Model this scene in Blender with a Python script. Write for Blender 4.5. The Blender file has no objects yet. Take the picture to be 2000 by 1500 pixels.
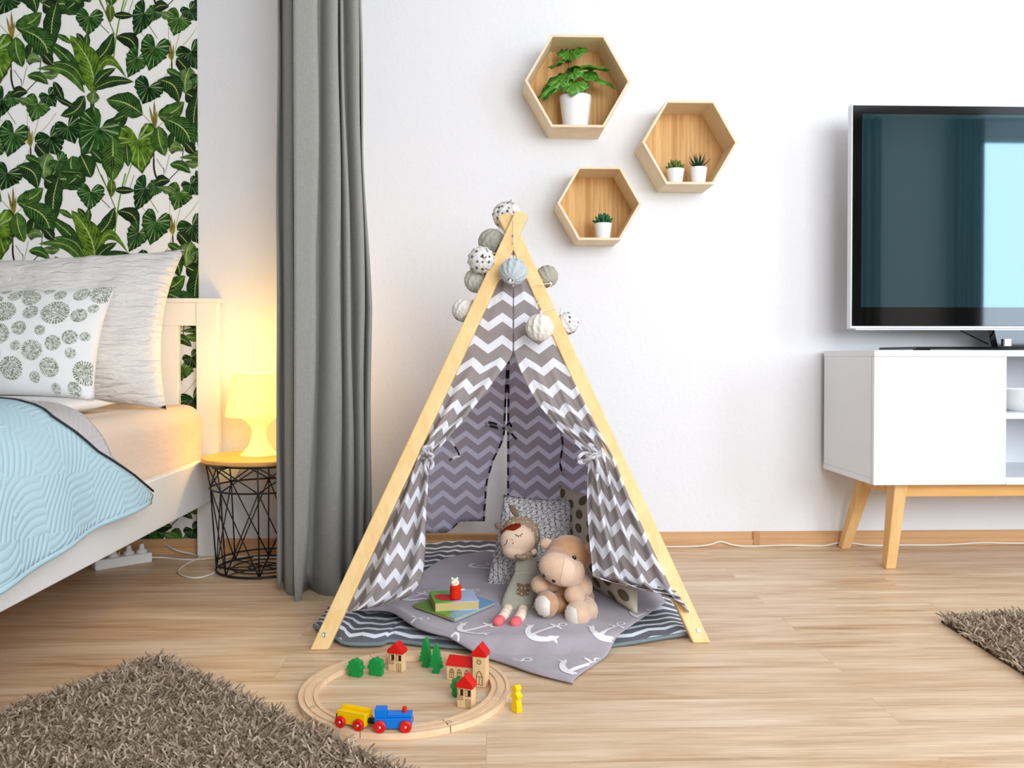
import bpy, bmesh, math, random
import numpy as np
from mathutils import Vector, Matrix, Euler
from mathutils.bvhtree import BVHTree
random.seed(7); rng = np.random.default_rng(7)
S = bpy.context.scene; COL = S.collection
PI = math.pi
R = math.radians

# ---------------------------------------------------------------- camera
F = 1640.0; CAMZ = 0.70
PITCH = math.atan(25/F); YAW = math.atan(50/F); SHY = -30.0
cd = bpy.data.cameras.new('camera'); cam = bpy.data.objects.new('camera', cd); COL.objects.link(cam)
cam.location = (0, 0, CAMZ); cam.rotation_euler = (PI/2-PITCH, 0, -YAW)
cd.sensor_width = 36; cd.lens = F/2000*36; cd.shift_y = SHY/2000; cd.clip_start = .02
S.camera = cam
S.view_settings.view_transform = 'Standard'; S.view_settings.look = 'None'
S.view_settings.gamma = 1; S.view_settings.exposure = 0.37; S.view_settings.use_curve_mapping = False
ROT = Euler((PI/2-PITCH, 0, -YAW)).to_matrix(); CAM = Vector((0, 0, CAMZ))
# world: pale daylight sky outside the windows
w = bpy.data.worlds.new('sky'); S.world = w; w.use_nodes = True
bg = w.node_tree.nodes['Background']; bg.inputs[0].default_value = (.75, .87, 1, 1); bg.inputs[1].default_value = 1.2
def area(name, loc, rot, sx, sy, power, col):
    l = bpy.data.lights.new(name, 'AREA'); l.shape = 'RECTANGLE'; l.size = sx; l.size_y = sy; l.energy = power; l.color = col
    o = bpy.data.objects.new(name, l); o.location = loc; o.rotation_euler = rot; COL.objects.link(o); return o
# daylight through the two windows in the wall behind the camera
area('window_daylight', (1.6, -1.33, 1.65), (PI/2, 0, 0), 2.6, 1.8, 104, (.87, .93, 1))
area('window_daylight', (4.85, -1.33, 1.65), (PI/2, 0, 0), 1.5, 1.8, 74, (.70, .85, 1))

# ---------------------------------------------------------------- helpers
def ray(px, py):
    return ROT @ Vector(((px-1000)/F, (750+SHY-py)/F, -1))
def at(px, py, X=None, Y=None, Z=None):
    d = ray(px, py)
    if Y is not None: t = Y/d.y
    elif X is not None: t = X/d.x
    else: t = (Z-CAMZ)/d.z
    return CAM + d*t
def lin(c):
    c = c/255
    return c/12.92 if c <= .04045 else ((c+.055)/1.055)**2.4
def rgb(c): return (lin(c[0]), lin(c[1]), lin(c[2]), 1)
MATS = {}
class NT:
    def __init__(s, m): s.t = m.node_tree; s.n = s.t.nodes; s.l = s.t.links
    def new(s, ty, **k):
        o = s.n.new(ty)
        for a, b in k.items(): setattr(o, a, b)
        return o
    def link(s, a, b): s.l.new(a, b)
    def val(s, sock, v):
        if hasattr(v, 'default_value') or isinstance(v, bpy.types.NodeSocket): s.link(v, sock)
        else: sock.default_value = v
    def math(s, op, a, b=None, c=None):
        o = s.new('ShaderNodeMath', operation=op); s.val(o.inputs[0], a)
        if b is not None: s.val(o.inputs[1], b)
        if c is not None: s.val(o.inputs[2], c)
        return o.outputs[0]
    def mix(s, f, a, b, mode='MIX'):
        o = s.new('ShaderNodeMix', data_type='RGBA', blend_type=mode)
        s.val(o.inputs[0], f); s.val(o.inputs[6], a); s.val(o.inputs[7], b); return o.outputs[2]
    def noise(s, vec, scale, detail=3, rough=.5, dist=0):
        o = s.new('ShaderNodeTexNoise'); s.link(vec, o.inputs['Vector']); o.inputs['Scale'].default_value = scale
        o.inputs['Detail'].default_value = detail; o.inputs['Roughness'].default_value = rough; o.inputs['Distortion'].default_value = dist
        return o.outputs['Fac']
    def coord(s, kind='Object'): return s.new('ShaderNodeTexCoord').outputs[kind]
    def scale(s, vec, sc, rot=(0, 0, 0)):
        o = s.new('ShaderNodeMapping'); s.link(vec, o.inputs[0]); o.inputs['Scale'].default_value = sc; o.inputs['Rotation'].default_value = rot
        return o.outputs[0]
    def sep(s, vec):
        o = s.new('ShaderNodeSeparateXYZ'); s.link(vec, o.inputs[0]); return o.outputs
    def ramp(s, f, stops):
        o = s.new('ShaderNodeValToRGB'); s.link(f, o.inputs[0]); e = o.color_ramp.elements
        while len(e) < len(stops): e.new(.5)
        for i, (p, c) in enumerate(stops): e[i].position = p; e[i].color = rgb(c)
        return o.outputs[0]
    def bump(s, h, strength, dist=.01):
        o = s.new('ShaderNodeBump'); s.link(h, o.inputs['Height']); o.inputs['Strength'].default_value = strength
        o.inputs['Distance'].default_value = dist; s.link(o.outputs[0], s.p.inputs['Normal']); return o
def mat(name, col=(200, 200, 200), rough=.6, spec=.3, metal=0, sheen=0, trans=0):
    m = bpy.data.materials.new(name); m.use_nodes = True; k = NT(m); p = k.n['Principled BSDF']; k.p = p; m_out = k.n['Material Output']
    p.inputs['Base Color'].default_value = rgb(col); p.inputs['Roughness'].default_value = rough
    p.inputs['Specular IOR Level'].default_value = spec; p.inputs['Metallic'].default_value = metal
    if sheen: p.inputs['Sheen Weight'].default_value = sheen
    if trans:
        tr = k.new('ShaderNodeBsdfTranslucent'); mx = k.new('ShaderNodeMixShader'); mx.inputs[0].default_value = trans
        k.link(p.outputs[0], mx.inputs[1]); k.link(tr.outputs[0], mx.inputs[2]); k.link(mx.outputs[0], m_out.inputs[0]); k.tr = tr
        tr.inputs[0].default_value = rgb(col)
    k.m = m; return k
def setcol(k, c):
    k.link(c, k.p.inputs['Base Color'])
    if hasattr(k, 'tr'): k.link(c, k.tr.inputs[0])
def plain(name, col, rough=.6, spec=.3, nz=0, nsc=60, bump=0, bsc=200, **kw):
    """plain colour with a faint procedural variation"""
    k = mat(name, col, rough, spec, **kw); v = k.coord()
    f = k.noise(v, nsc, 2); a = tuple(max(0, c*(1-nz)) for c in col); b = tuple(min(255, c*(1+nz)) for c in col)
    setcol(k, k.mix(f, rgb(a), rgb(b)))
    if bump: k.bump(k.noise(v, bsc, 3), bump, .004)
    return k.m
def wood(name, c1, c2, sc=(3, 60, 60), rough=.5, freq=6, bump=.05):
    k = mat(name, c1, rough, .3); v = k.scale(k.coord(), sc)
    n = k.noise(v, 1, 4, .6, .6); n2 = k.noise(v, freq, 3, .6)
    f = k.math('ADD', k.math('MULTIPLY', n, .7), k.math('MULTIPLY', n2, .3))
    setcol(k, k.ramp(f, [(.3, c1), (.7, c2)])); k.bump(n2, bump, .002); return k.m
class MB:
    def __init__(s): s.v = []; s.f = []; s.mi = []; s.uv = []; s.hasuv = False; s.col = None
    def add(s, vs, fs, mi=0, uv=None):
        b = len(s.v); s.v += [Vector(x) for x in vs]
        for f in fs:
            s.f.append([b+i for i in f]); s.mi.append(mi)
            if uv is not None: s.uv.append([uv[i] for i in f]); s.hasuv = True
            else: s.uv.append([(0, 0)]*len(f))
        return s
    def box(s, a, b, mi=0, M=None):
        x0, y0, z0 = a; x1, y1, z1 = b
        vs = [Vector(p) for p in ((x0,y0,z0),(x1,y0,z0),(x1,y1,z0),(x0,y1,z0),(x0,y0,z1),(x1,y0,z1),(x1,y1,z1),(x0,y1,z1))]
        if M: vs = [M @ p for p in vs]
        return s.add(vs, [(0,3,2,1),(4,5,6,7),(0,1,5,4),(1,2,6,5),(2,3,7,6),(3,0,4,7)], mi)
    def hexa(s, bot, top, mi=0):
        return s.add(list(bot)+list(top), [(0,3,2,1),(4,5,6,7),(0,1,5,4),(1,2,6,5),(2,3,7,6),(3,0,4,7)], mi)
    def prism(s, poly, depth, M=None, mi=0):
        """polygon in xz plane extruded along y from -depth/2 to depth/2"""
        n = len(poly); vs = [Vector((x, -depth/2, z)) for x, z in poly]+[Vector((x, depth/2, z)) for x, z in poly]
        if M: vs = [M @ p for p in vs]
        fs = [tuple(range(n)), tuple(range(2*n-1, n-1, -1))]+[((i+1) % n, i, n+i, n+(i+1) % n) for i in range(n)]
        return s.add(vs, fs, mi)
    def tube(s, pts, r, n=8, mi=0, cap=True, closed=False):
        pts = [Vector(p) for p in pts]; N = len(pts); rr = r if isinstance(r, (list, tuple)) else [r]*N
        vs = []; prev = None
        for i, p in enumerate(pts):
            if closed: d = pts[(i+1) % N]-pts[i-1]
            else: d = pts[min(i+1, N-1)]-pts[max(i-1, 0)]
            d.normalize()
            if prev is None:
                u = d.orthogonal().normalized()
            else:
                u = (prev-d*prev.dot(d)).normalized()
            prev = u; w_ = d.cross(u)
            vs += [p+(u*math.cos(2*PI*j/n)+w_*math.sin(2*PI*j/n))*rr[i] for j in range(n)]
        fs = []; M_ = N if closed else N-1
        for i in range(M_):
            for j in range(n):
                a = i*n+j; b = i*n+(j+1) % n; c = ((i+1) % N)*n+(j+1) % n; d_ = ((i+1) % N)*n+j
                fs.append((a, b, c, d_))
        if cap and not closed: fs += [tuple(range(n-1, -1, -1)), tuple((N-1)*n+j for j in range(n))]
        return s.add(vs, fs, mi)
    def lathe(s, prof, n=32, M=None, mi=0):
        vs = [Vector((r*math.cos(2*PI*j/n), r*math.sin(2*PI*j/n), z)) for r, z in prof for j in range(n)]
        if M: vs = [M @ p for p in vs]
        fs = [(i*n+j, i*n+(j+1) % n, (i+1)*n+(j+1) % n, (i+1)*n+j) for i in range(len(prof)-1) for j in range(n)]
        return s.add(vs, fs, mi)
    def ell(s, c, r, rot=(0, 0, 0), n=24, m=14, mi=0):
        Q = Euler(rot).to_matrix(); c = Vector(c); vs = []; fs = []
        for i in range(m+1):
            t = PI*i/m
            for j in range(n):
                a = 2*PI*j/n
                vs.append(c+Q @ Vector((r[0]*math.sin(t)*math.cos(a), r[1]*math.sin(t)*math.sin(a), r[2]*math.cos(t))))
        for i in range(m):
            for j in range(n): fs.append((i*n+j, (i+1)*n+j, (i+1)*n+(j+1) % n, i*n+(j+1) % n))
        return s.add(vs, fs, mi)
    def grid(s, fn, nu, nv, mi=0, uvf=None):
        vs = [fn(i/nu, j/nv) for i in range(nu+1) for j in range(nv+1)]
        uv = [(uvf or (lambda a, b: (a, b)))(i/nu, j/nv) for i in range(nu+1) for j in range(nv+1)]
        fs = [(i*(nv+1)+j, (i+1)*(nv+1)+j, (i+1)*(nv+1)+j+1, i*(nv+1)+j+1) for i in range(nu) for j in range(nv)]
        return s.add(vs, fs, mi, uv)
    def build(s, name, m, parent=None, smooth=False, bevel=0, bseg=2, solid=0, sub=0, cat=None, label=None, group=None, kind=None, weld=False, auto=False, origin=None):
        me = bpy.data.meshes.new(name)
        off = origin if origin is not None else (parent.matrix_world.translation if False else (world_loc(parent) if parent else Vector((0, 0, 0))))
        me.from_pydata([tuple(v-off) for v in s.v], [], s.f)
        for mm in (m if isinstance(m, (list, tuple)) else [m]): me.materials.append(mm)
        me.polygons.foreach_set('material_index', s.mi)
        if s.hasuv:
            ul = me.uv_layers.new(name='UVMap'); ul.data.foreach_set('uv', [c for f in s.uv for p in f for c in p])
        if s.col is not None:
            ca = me.color_attributes.new('tint', 'FLOAT_COLOR', 'CORNER'); flat = []
            for f, c in zip(s.f, s.col): flat += [c[0], c[1], c[2], 1]*len(f)
            ca.data.foreach_set('color', flat)
        me.update()
        if weld:
            bm = bmesh.new(); bm.from_mesh(me); bmesh.ops.remove_doubles(bm, verts=bm.verts, dist=1e-5)
            bmesh.ops.recalc_face_normals(bm, faces=bm.faces); bm.to_mesh(me); bm.free()
        if smooth:
            me.polygons.foreach_set('use_smooth', [True]*len(me.polygons))
            if auto:
                for e_ in [auto if auto is not True else 40]:
                    try: me.set_sharp_from_angle(angle=R(e_))
                    except Exception: pass
        o = bpy.data.objects.new(name, me); COL.objects.link(o)
        if parent: o.parent = parent
        if origin is not None and not parent: o.location = origin
        if solid:
            q = o.modifiers.new('solid', 'SOLIDIFY'); q.thickness = solid; q.offset = 0
        if bevel:
            q = o.modifiers.new('bevel', 'BEVEL'); q.width = bevel; q.segments = bseg; q.limit_method = 'ANGLE'; q.angle_limit = R(35)
        if sub:
            q = o.modifiers.new('sub', 'SUBSURF'); q.levels = sub; q.render_levels = sub
        tag(o, label, cat, group, kind); return o
WL = {}
def world_loc(o): return WL.get(o.name, Vector((0, 0, 0)))
def tag(o, label=None, cat=None, group=None, kind=None):
    for a, b in (('label', label), ('category', cat), ('group', group), ('kind', kind)):
        if b: o[a] = b
def root(name, label, cat, loc=(0, 0, 0), group=None):
    """Empty at a thing's base; its parts are given in world metres and parented to it"""
    o = bpy.data.objects.new(name, None); COL.objects.link(o); o.location = loc; o.empty_display_size = .05
    tag(o, label, cat, group); WL[o.name] = Vector(loc); return o
def sub_of(o, parent):
    """let a part carry sub-parts built in world metres"""
    WL[o.name] = world_loc(parent); return o
def struct(mb, name, m, **k):
    return mb.build(name, m, kind='structure', **k)
def copy_tree(o, parent=None):
    c = o.copy(); COL.objects.link(c)
    if parent: c.parent = parent
    for ch in [x for x in bpy.data.objects if x.parent == o and x != c]: copy_tree(ch, c)
    return c
def interp(tab, y):
    if y <= tab[0][0]: return tab[0][1]
    for (a, b), (c, d) in zip(tab, tab[1:]):
        if y <= c: return b+(d-b)*(y-a)/(c-a)
    return tab[-1][1]
def spline(pts, n=8):
    pts = [Vector(p) for p in pts]; out = []
    for i in range(len(pts)-1):
        p0 = pts[max(i-1, 0)]; p1 = pts[i]; p2 = pts[i+1]; p3 = pts[min(i+2, len(pts)-1)]
        for j in range(n):
            t = j/n
            out.append(.5*((2*p1)+(p2-p0)*t+(2*p0-5*p1+4*p2-p3)*t*t+(3*p1-p0-3*p2+p3)*t**3))
    out.append(pts[-1]); return out
def hsh(*a):
    return (math.sin(sum(x*k for x, k in zip(a, (12.9898, 78.233, 37.719))))*43758.5453) % 1
def vn(x, y, seed=0):
    xi, yi = math.floor(x), math.floor(y); fx, fy = x-xi, y-yi; fx = fx*fx*(3-2*fx); fy = fy*fy*(3-2*fy)
    a = hsh(xi, yi, seed); b = hsh(xi+1, yi, seed); c = hsh(xi, yi+1, seed); d = hsh(xi+1, yi+1, seed)
    return (a+(b-a)*fx)*(1-fy)+(c+(d-c)*fx)*fy

# ---------------------------------------------------------------- materials
def chevron(name, dark, light, lam=.077, P=.067, amp=.030, frac=.40, ph=0, trans=.25, rough=.8):
    k = mat(name, dark, rough, .1, trans=trans); u = k.sep(k.coord('UV'))
    z = k.math('ABSOLUTE', k.math('SUBTRACT', k.math('FRACT', k.math('ADD', k.math('DIVIDE', u[0], lam), ph+10)), .5))
    z = k.math('MULTIPLY', z, 2*amp)
    f = k.math('FRACT', k.math('DIVIDE', k.math('SUBTRACT', u[1], z), P))
    st = k.math('LESS_THAN', f, frac)
    n = k.noise(k.coord('UV'), 9, 2)
    d = k.mix(n, rgb(dark), rgb(tuple(c*1.08 for c in dark)))
    setcol(k, k.mix(st, d, rgb(light))); k.bump(k.noise(k.coord('UV'), 700, 2), .08, .001); return k.m
M = {}
k = mat('wall_paint', (238, 237, 238), .9, .1); v = k.coord()
k.bump(k.noise(v, 55, 5, .6), .35, .006); M['wall'] = k.m
k = mat('paper_ground', (247, 245, 240), .85, .1); k.bump(k.noise(k.coord(), 80, 4), .1, .004); M['paper'] = k.m
# oak laminate floor, boards along X
k = mat('oak_floor', (205, 170, 130), .42, .4); v = k.coord()
br = k.new('ShaderNodeTexBrick'); k.link(k.scale(v, (1, 1, 1)), br.inputs[0]); br.offset = .37; br.inputs['Scale'].default_value = 1
br.inputs['Brick Width'].default_value = 1.25; br.inputs['Row Height'].default_value = .13; br.inputs['Mortar Size'].default_value = .0008
br.inputs['Color1'].default_value = (0, 0, 0, 1); br.inputs['Color2'].default_value = (1, 1, 1, 1); br.inputs['Mortar'].default_value = (.5, .5, .5, 1)
off = k.new('ShaderNodeVectorMath', operation='ADD'); k.link(v, off.inputs[0])
cmb = k.new('ShaderNodeCombineXYZ'); k.link(k.math('MULTIPLY', br.outputs[0], 7), cmb.inputs[0]); k.link(k.math('MULTIPLY', br.outputs[0], 3), cmb.inputs[2]); k.link(cmb.outputs[0], off.inputs[1])
n1 = k.noise(k.scale(off.outputs[0], (1.3, 16, 1)), 1.6, 5, .62, .5); n2 = k.noise(k.scale(off.outputs[0], (3, 90, 1)), 2, 4, .7, .2)
n3 = k.noise(k.scale(off.outputs[0], (.8, 5, 1)), 2.2, 3, .5, .8)
f = k.math('ADD', k.math('ADD', k.math('MULTIPLY', n1, .46), k.math('MULTIPLY', n2, .34)), k.math('MULTIPLY', n3, .20))
c = k.ramp(f, [(.34, (168, 124, 84)), (.44, (208, 172, 134)), (.54, (227, 200, 168)), (.66, (240, 222, 196))])
c = k.mix(k.math('MULTIPLY', br.outputs[0], .18), c, rgb((200, 164, 124)))
c = k.mix(k.math('MULTIPLY', br.outputs[1], .25), c, rgb((130, 96, 64)))
setcol(k, c); k.bump(n2, .06, .002); M['floor'] = k.m
M['pine'] = wood('pine_slat', (232, 188, 122), (247, 214, 156), (25, 25, 2.2), .45)
M['pine_x'] = wood('beech_rail', (214, 158, 88), (236, 186, 118), (2, 30, 30), .45)
M['leg'] = wood('oak_leg', (222, 172, 104), (243, 204, 144), (25, 25, 3), .45)
M['skirt'] = wood('skirting_wood', (196, 146, 100), (222, 178, 132), (1.2, 30, 45), .5)
M['skirt_join'] = plain('skirting_joint', (196, 142, 96), .5)
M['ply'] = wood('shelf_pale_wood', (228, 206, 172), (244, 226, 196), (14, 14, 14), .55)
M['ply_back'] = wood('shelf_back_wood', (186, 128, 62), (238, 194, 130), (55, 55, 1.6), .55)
M['beech'] = wood('track_beech', (228, 190, 150), (246, 216, 180), (12, 12, 40), .5)
M['block'] = wood('block_beech', (226, 184, 132), (240, 208, 160), (90, 90, 20), .5)
M['white_lam'] = plain('white_lacquer', (234, 236, 240), .35, .4, .01)
M['white_bed'] = plain('white_bed_foil', (240, 238, 234), .45, .35, .01)
M['white_pl'] = plain('white_plastic', (238, 238, 236), .4, .4, .01)
M['white_pot'] = plain('white_ceramic', (244, 244, 242), .35, .4, .01)
M['cable'] = plain('white_cable', (236, 226, 210), .5)
M['black_wire'] = plain('black_wire', (22, 20, 20), .45, .5)
M['black'] = plain('black_plastic', (8, 8, 9), .35, .4)
M['metal'] = plain('brushed_metal', (200, 202, 205), .3, .5, metal=.9)
M['silver'] = plain('silver_trim', (214, 218, 222), .3, .5, metal=.4)
M['hole'] = plain('dark_recess', (50, 34, 20), .9)
M['red'] = plain('red_lacquer', (214, 22, 14), .4, .4, .04)
M['green'] = plain('green_lacquer', (0, 142, 62), .4, .4, .05)
M['yellow'] = plain('yellow_lacquer', (250, 202, 0), .4, .4, .03)
M['blue'] = plain('blue_lacquer', (0, 118, 212), .4, .4, .03)
M['ink'] = plain('brown_ink', (96, 58, 24), .8)
M['ink_dark'] = plain('dark_ink', (60, 20, 16), .8)
# ================================================================ ROOM
YB = 3.06; YA = 3.0; XS = -.60; ZC = 2.7; YR = -1.3
mb = MB().box((-3.1, YR-.1, -.1), (6.2, 3.3, 0)); struct(mb, 'floor', M['floor'])
mb = MB().box((-3.1, YR-.1, ZC), (6.2, 3.3, ZC+.1)); struct(mb, 'ceiling', M['wall'])
mb = MB().box((XS, YB, 0), (6.1, YB+.14, ZC)); struct(mb, 'wall_back', M['wall'])
mb = MB().box((-3.0, YA, 0), (XS, YB+.14, ZC)); wal = struct(mb, 'wall_alcove', M['wall'])
mb = MB().box((-3.1, YR, 0), (-3.0, 3.2, ZC)); struct(mb, 'wall_left', M['wall'])
mb = MB().box((6.1, YR, 0), (6.2, 3.2, ZC)); struct(mb, 'wall_right', M['wall'])
W1 = (.3, 2.95, .75, 2.55); W2 = (4.1, 5.6, .75, 2.55)
mb = MB()
for a, b in ((-3.0, W1[0]), (W1[1], W2[0]), (W2[1], 6.1)): mb.box((a, YR-.1, 0), (b, YR, ZC))
for W in (W1, W2): mb.box((W[0], YR-.1, 0), (W[1], YR, W[2])); mb.box((W[0], YR-.1, W[3]), (W[1], YR, ZC))
struct(mb, 'wall_front', M['wall'])
for i, W in enumerate((W1, W2)):
    mb = MB(); x0, x1, z0, z1 = W; y0, y1 = YR-.07, YR-.005; t = .05; xm = (x0+x1)/2
    mb.box((x0, y0, z0), (x0+t, y1, z1)).box((x1-t, y0, z0), (x1, y1, z1)).box((xm-t/2, y0, z0), (xm+t/2, y1, z1))
    mb.box((x0, y0, z0), (x1, y1, z0+t)).box((x0, y0, z1-t), (x1, y1, z1))
    struct(mb, 'window_%d' % (i+1), M['white_lam'])
def skirting(name, x0, x1, y):
    mb = MB(); pr = [(0, 0), (-.016, 0), (-.016, .024), (-.010, .028), (-.010, .048), (-.006, .053), (0, .053)]
    n = len(pr); vs = [(x, y+a, b) for x in (x0, x1) for a, b in pr]
    mb.add(vs, [(i, (i+1) % n, n+(i+1) % n, n+i) for i in range(n)]+[tuple(range(n-1, -1, -1)), tuple(range(n, 2*n))])
    return struct(mb, name, M['skirt'])
sk = skirting('baseboard_back', XS+.001, 6.1, YB); skirting('baseboard_alcove', -3.0, XS, YA)
xj = at(1478, 1055, Y=3.04).x
MB().box((xj-.012, YB-.019, 0), (xj+.012, YB, .054)).build('joint_cover', M['skirt_join'], sk, bevel=.002)

# ---------------------------------------------------------------- wallpaper print
k = mat('print_leaf_long', (60, 110, 50), .85, .1); uv = k.sep(k.coord('UV')); tint = k.new('ShaderNodeVertexColor'); tint.layer_name = 'tint'
av = k.math('ABSOLUTE', uv[1])
ve = k.math('FRACT', k.math('MULTIPLY', k.math('SUBTRACT', uv[0], k.math('MULTIPLY', av, .22)), 13))
vein = k.math('LESS_THAN', ve, .22); mid = k.math('LESS_THAN', av, .06)
nn = k.math('MULTIPLY_ADD', k.noise(k.coord(), 45, 4), 2.4, -.7); side = k.math('GREATER_THAN', uv[1], 0)
dk = k.mix(1.0, tint.outputs[0], rgb((84, 104, 74)), 'MULTIPLY')
c = k.mix(nn, dk, tint.outputs[0]); c = k.mix(k.math('MULTIPLY', side, .35), c, dk)
lt = k.mix(.35, tint.outputs[0], rgb((190, 205, 130)))
c = k.mix(k.math('MULTIPLY', vein, k.math('SUBTRACT', .75, k.math('MULTIPLY', av, .6))), c, lt)
c = k.mix(mid, c, rgb((170, 190, 110))); edge = k.math('GREATER_THAN', av, .93); c = k.mix(k.math('MULTIPLY', edge, .7), c, rgb((22, 48, 22)))
setcol(k, c); M['leafA'] = k.m
k = mat('print_leaf_heart', (60, 110, 50), .85, .1); uv = k.sep(k.coord('UV')); tint = k.new('ShaderNodeVertexColor'); tint.layer_name = 'tint'
ve = k.math('FRACT', k.math('MULTIPLY', uv[0], 17)); vein = k.math('LESS_THAN', ve, .2)
nn = k.math('MULTIPLY_ADD', k.noise(k.coord(), 40, 4), 2.4, -.7)
dk = k.mix(1.0, tint.outputs[0], rgb((78, 98, 72)), 'MULTIPLY'); c = k.mix(nn, dk, tint.outputs[0])
lt = k.mix(.6, tint.outputs[0], rgb((196, 212, 160))); c = k.mix(k.math('MULTIPLY', vein, .75), c, lt)
c = k.mix(k.math('MULTIPLY', k.math('GREATER_THAN', uv[1], .92), .7), c, rgb((20, 44, 20)))
setcol(k, c); M['leafH'] = k.m
k = mat('print_stem', (110, 120, 60), .85, .1); tint = k.new('ShaderNodeVertexColor'); tint.layer_name = 'tint'; setcol(k, tint.outputs[0]); M['leafS'] = k.m
BR_, MG, GR, DK, VD, LG = (116, 156, 44), (84, 128, 50), (60, 106, 46), (38, 78, 36), (20, 48, 26), (124, 156, 92)
YEL, BRN, STM = (180, 158, 56), (92, 66, 44), (112, 134, 52)
# (kind, x0,y0, x1,y1, width, colour, bend) in units of the pattern; L long leaf, H heart leaf, S stem
PAT = [
 ('S',700,0,800,240,14,STM,0),('S',870,-10,790,410,20,BR_,5),('S',930,0,900,90,8,STM,0),('S',700,1080,775,1330,14,STM,0),('S',960,1000,860,1290,12,BR_,0),('S',650,1100,760,1340,14,STM,4),
 ('S',1190,440,1085,560,8,YEL,-14),('S',1190,400,1130,330,8,YEL,0),('S',1210,400,1255,230,8,YEL,0),('S',1220,360,1385,175,7,YEL,6),('S',1180,400,1180,130,6,YEL,0),('S',1200,420,1205,600,22,BRN,0),
 ('S',1070,900,1070,1100,18,BRN,0),('S',1080,880,985,780,8,YEL,0),('S',1075,900,1160,820,8,YEL,0),('S',1140,1250,1140,1160,7,BRN,0),('S',1070,1100,1100,1260,26,(60,44,32),6),('S',1170,1250,1260,1160,12,DK,0),('S',1265,1170,1280,1000,12,DK,0),
 ('S',1150,1200,1180,1070,7,STM,0),('S',1090,1100,1145,1180,7,BRN,0),('S',1040,170,1100,260,9,STM,0),('S',970,210,1010,250,5,STM,0),('S',700,170,760,230,9,DK,0),('S',640,700,640,860,60,(48,86,44),0),('S',560,700,530,840,6,BRN,12),
 ('L',1200,420,1160,290,16,YEL,0),('L',1200,420,1190,270,16,(176,130,40),0),('L',1200,430,1215,300,14,YEL,0),('L',1080,900,1040,730,18,YEL,0),('L',1080,900,1075,690,18,(176,130,40),0),('L',1085,880,1095,760,14,YEL,0),
 ('L',580,290,535,235,40,DK,0),('L',650,430,785,235,95,DK,14),('L',600,330,610,235,45,GR,0),
 ('L',560,560,300,290,80,GR,20),('L',490,300,385,245,36,MG,4),('L',580,590,365,445,62,GR,30),('L',575,640,268,490,68,MG,40),
 ('L',650,640,495,265,150,BR_,26),('L',655,560,875,545,66,BR_,-70),('L',655,600,800,478,62,DK,-10),('L',660,620,922,568,66,DK,-16),('L',650,640,640,720,80,LG,0),
 ('L',330,60,560,100,130,GR,-24),('L',330,40,390,-40,80,DK,0),('L',470,60,560,-60,120,DK,10),('H',625,120,615,248,160,GR,0),('L',770,30,772,150,56,STM,0),('L',800,105,930,108,46,VD,0),
 ('H',1010,90,938,255,130,DK,0),('H',1085,80,1050,150,90,GR,0),('L',1080,60,1180,40,70,VD,-8),('H',1255,120,1215,245,150,MG,0),('H',1330,60,1380,140,110,DK,0),('L',1130,90,1200,120,50,LG,0),
 ('L',820,255,955,370,95,VD,-22),('H',960,400,890,538,130,GR,0),('H',1085,325,1040,490,170,GR,0),('H',1340,350,1400,480,180,DK,0),('L',1240,400,1330,500,80,VD,0),
 ('L',1330,470,1300,640,125,LG,10),('L',1170,480,1270,530,50,GR,0),('L',1110,555,1245,700,130,DK,-26),('H',1040,600,995,722,175,DK,0),('L',1300,640,1390,690,100,VD,0),
 ('L',985,790,750,695,145,GR,14),('L',580,670,425,800,95,DK,-20),('L',375,575,440,700,52,VD,0),('L',390,680,525,750,36,VD,0),('H',470,880,520,1000,160,DK,0),('H',400,1120,470,1190,120,GR,0),
 ('L',720,870,885,795,92,DK,14),('L',1395,640,1360,940,110,DK,10),('L',1110,800,1280,705,110,MG,12),('L',1110,800,1220,790,60,GR,10),
 ('H',690,890,560,1080,270,GR,0),('L',560,1080,628,1225,130,DK,0),('L',640,1050,720,1130,70,DK,0),('H',960,970,990,1205,240,BR_,0),('L',880,1000,890,1150,60,GR,0),('L',800,830,875,795,60,DK,0),
 ('L',1230,900,1200,1060,90,DK,0),('L',1105,880,1150,1070,112,MG,8),('L',1150,830,1330,1060,150,GR,-34),('L',1180,1040,1280,1040,62,LG,-14),('L',1190,1140,1325,1195,62,GR,-12),('L',1395,1125,1290,1120,52,LG,-6),('L',1300,990,1360,1060,70,VD,0),
 ('L',785,965,780,1245,150,MG,0),('L',783,1080,778,1200,24,VD,0),('L',500,1090,560,1230,140,GR,20),('L',420,1190,560,1200,40,DK,0)]
wp = MB(); wp.col = []
o0 = at(0, 0, Y=YA); SX = (at(387, 300, Y=YA).x-o0.x)/387*.28; SZ = (at(200, 1000, Y=YA).z-at(200, 0, Y=YA).z)/1000*.28
XE = 1382
def wpt(x, y, lay): return Vector((o0.x+min(x, XE)*SX, YA-.0012-lay*.00002, at(200, 0, Y=YA).z+y*SZ))
wp.add([wpt(x, y, -40) for x, y in ((-3400, -2600), (XE, -2600), (XE, 3990), (-3400, 3990))], [(0, 3, 2, 1)], 0); wp.col.append((1, 1, 1))
HEART = [(0, 0), (-.18, .05), (-.34, .13), (-.46, .25), (-.44, .38), (-.30, .48), (-.12, .52), (-.02, .50), (.06, .53), (.20, .47), (.28, .48), (.42, .36), (.50, .36), (.62, .24), (.70, .23), (.84, .10), (1, 0)]
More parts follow.
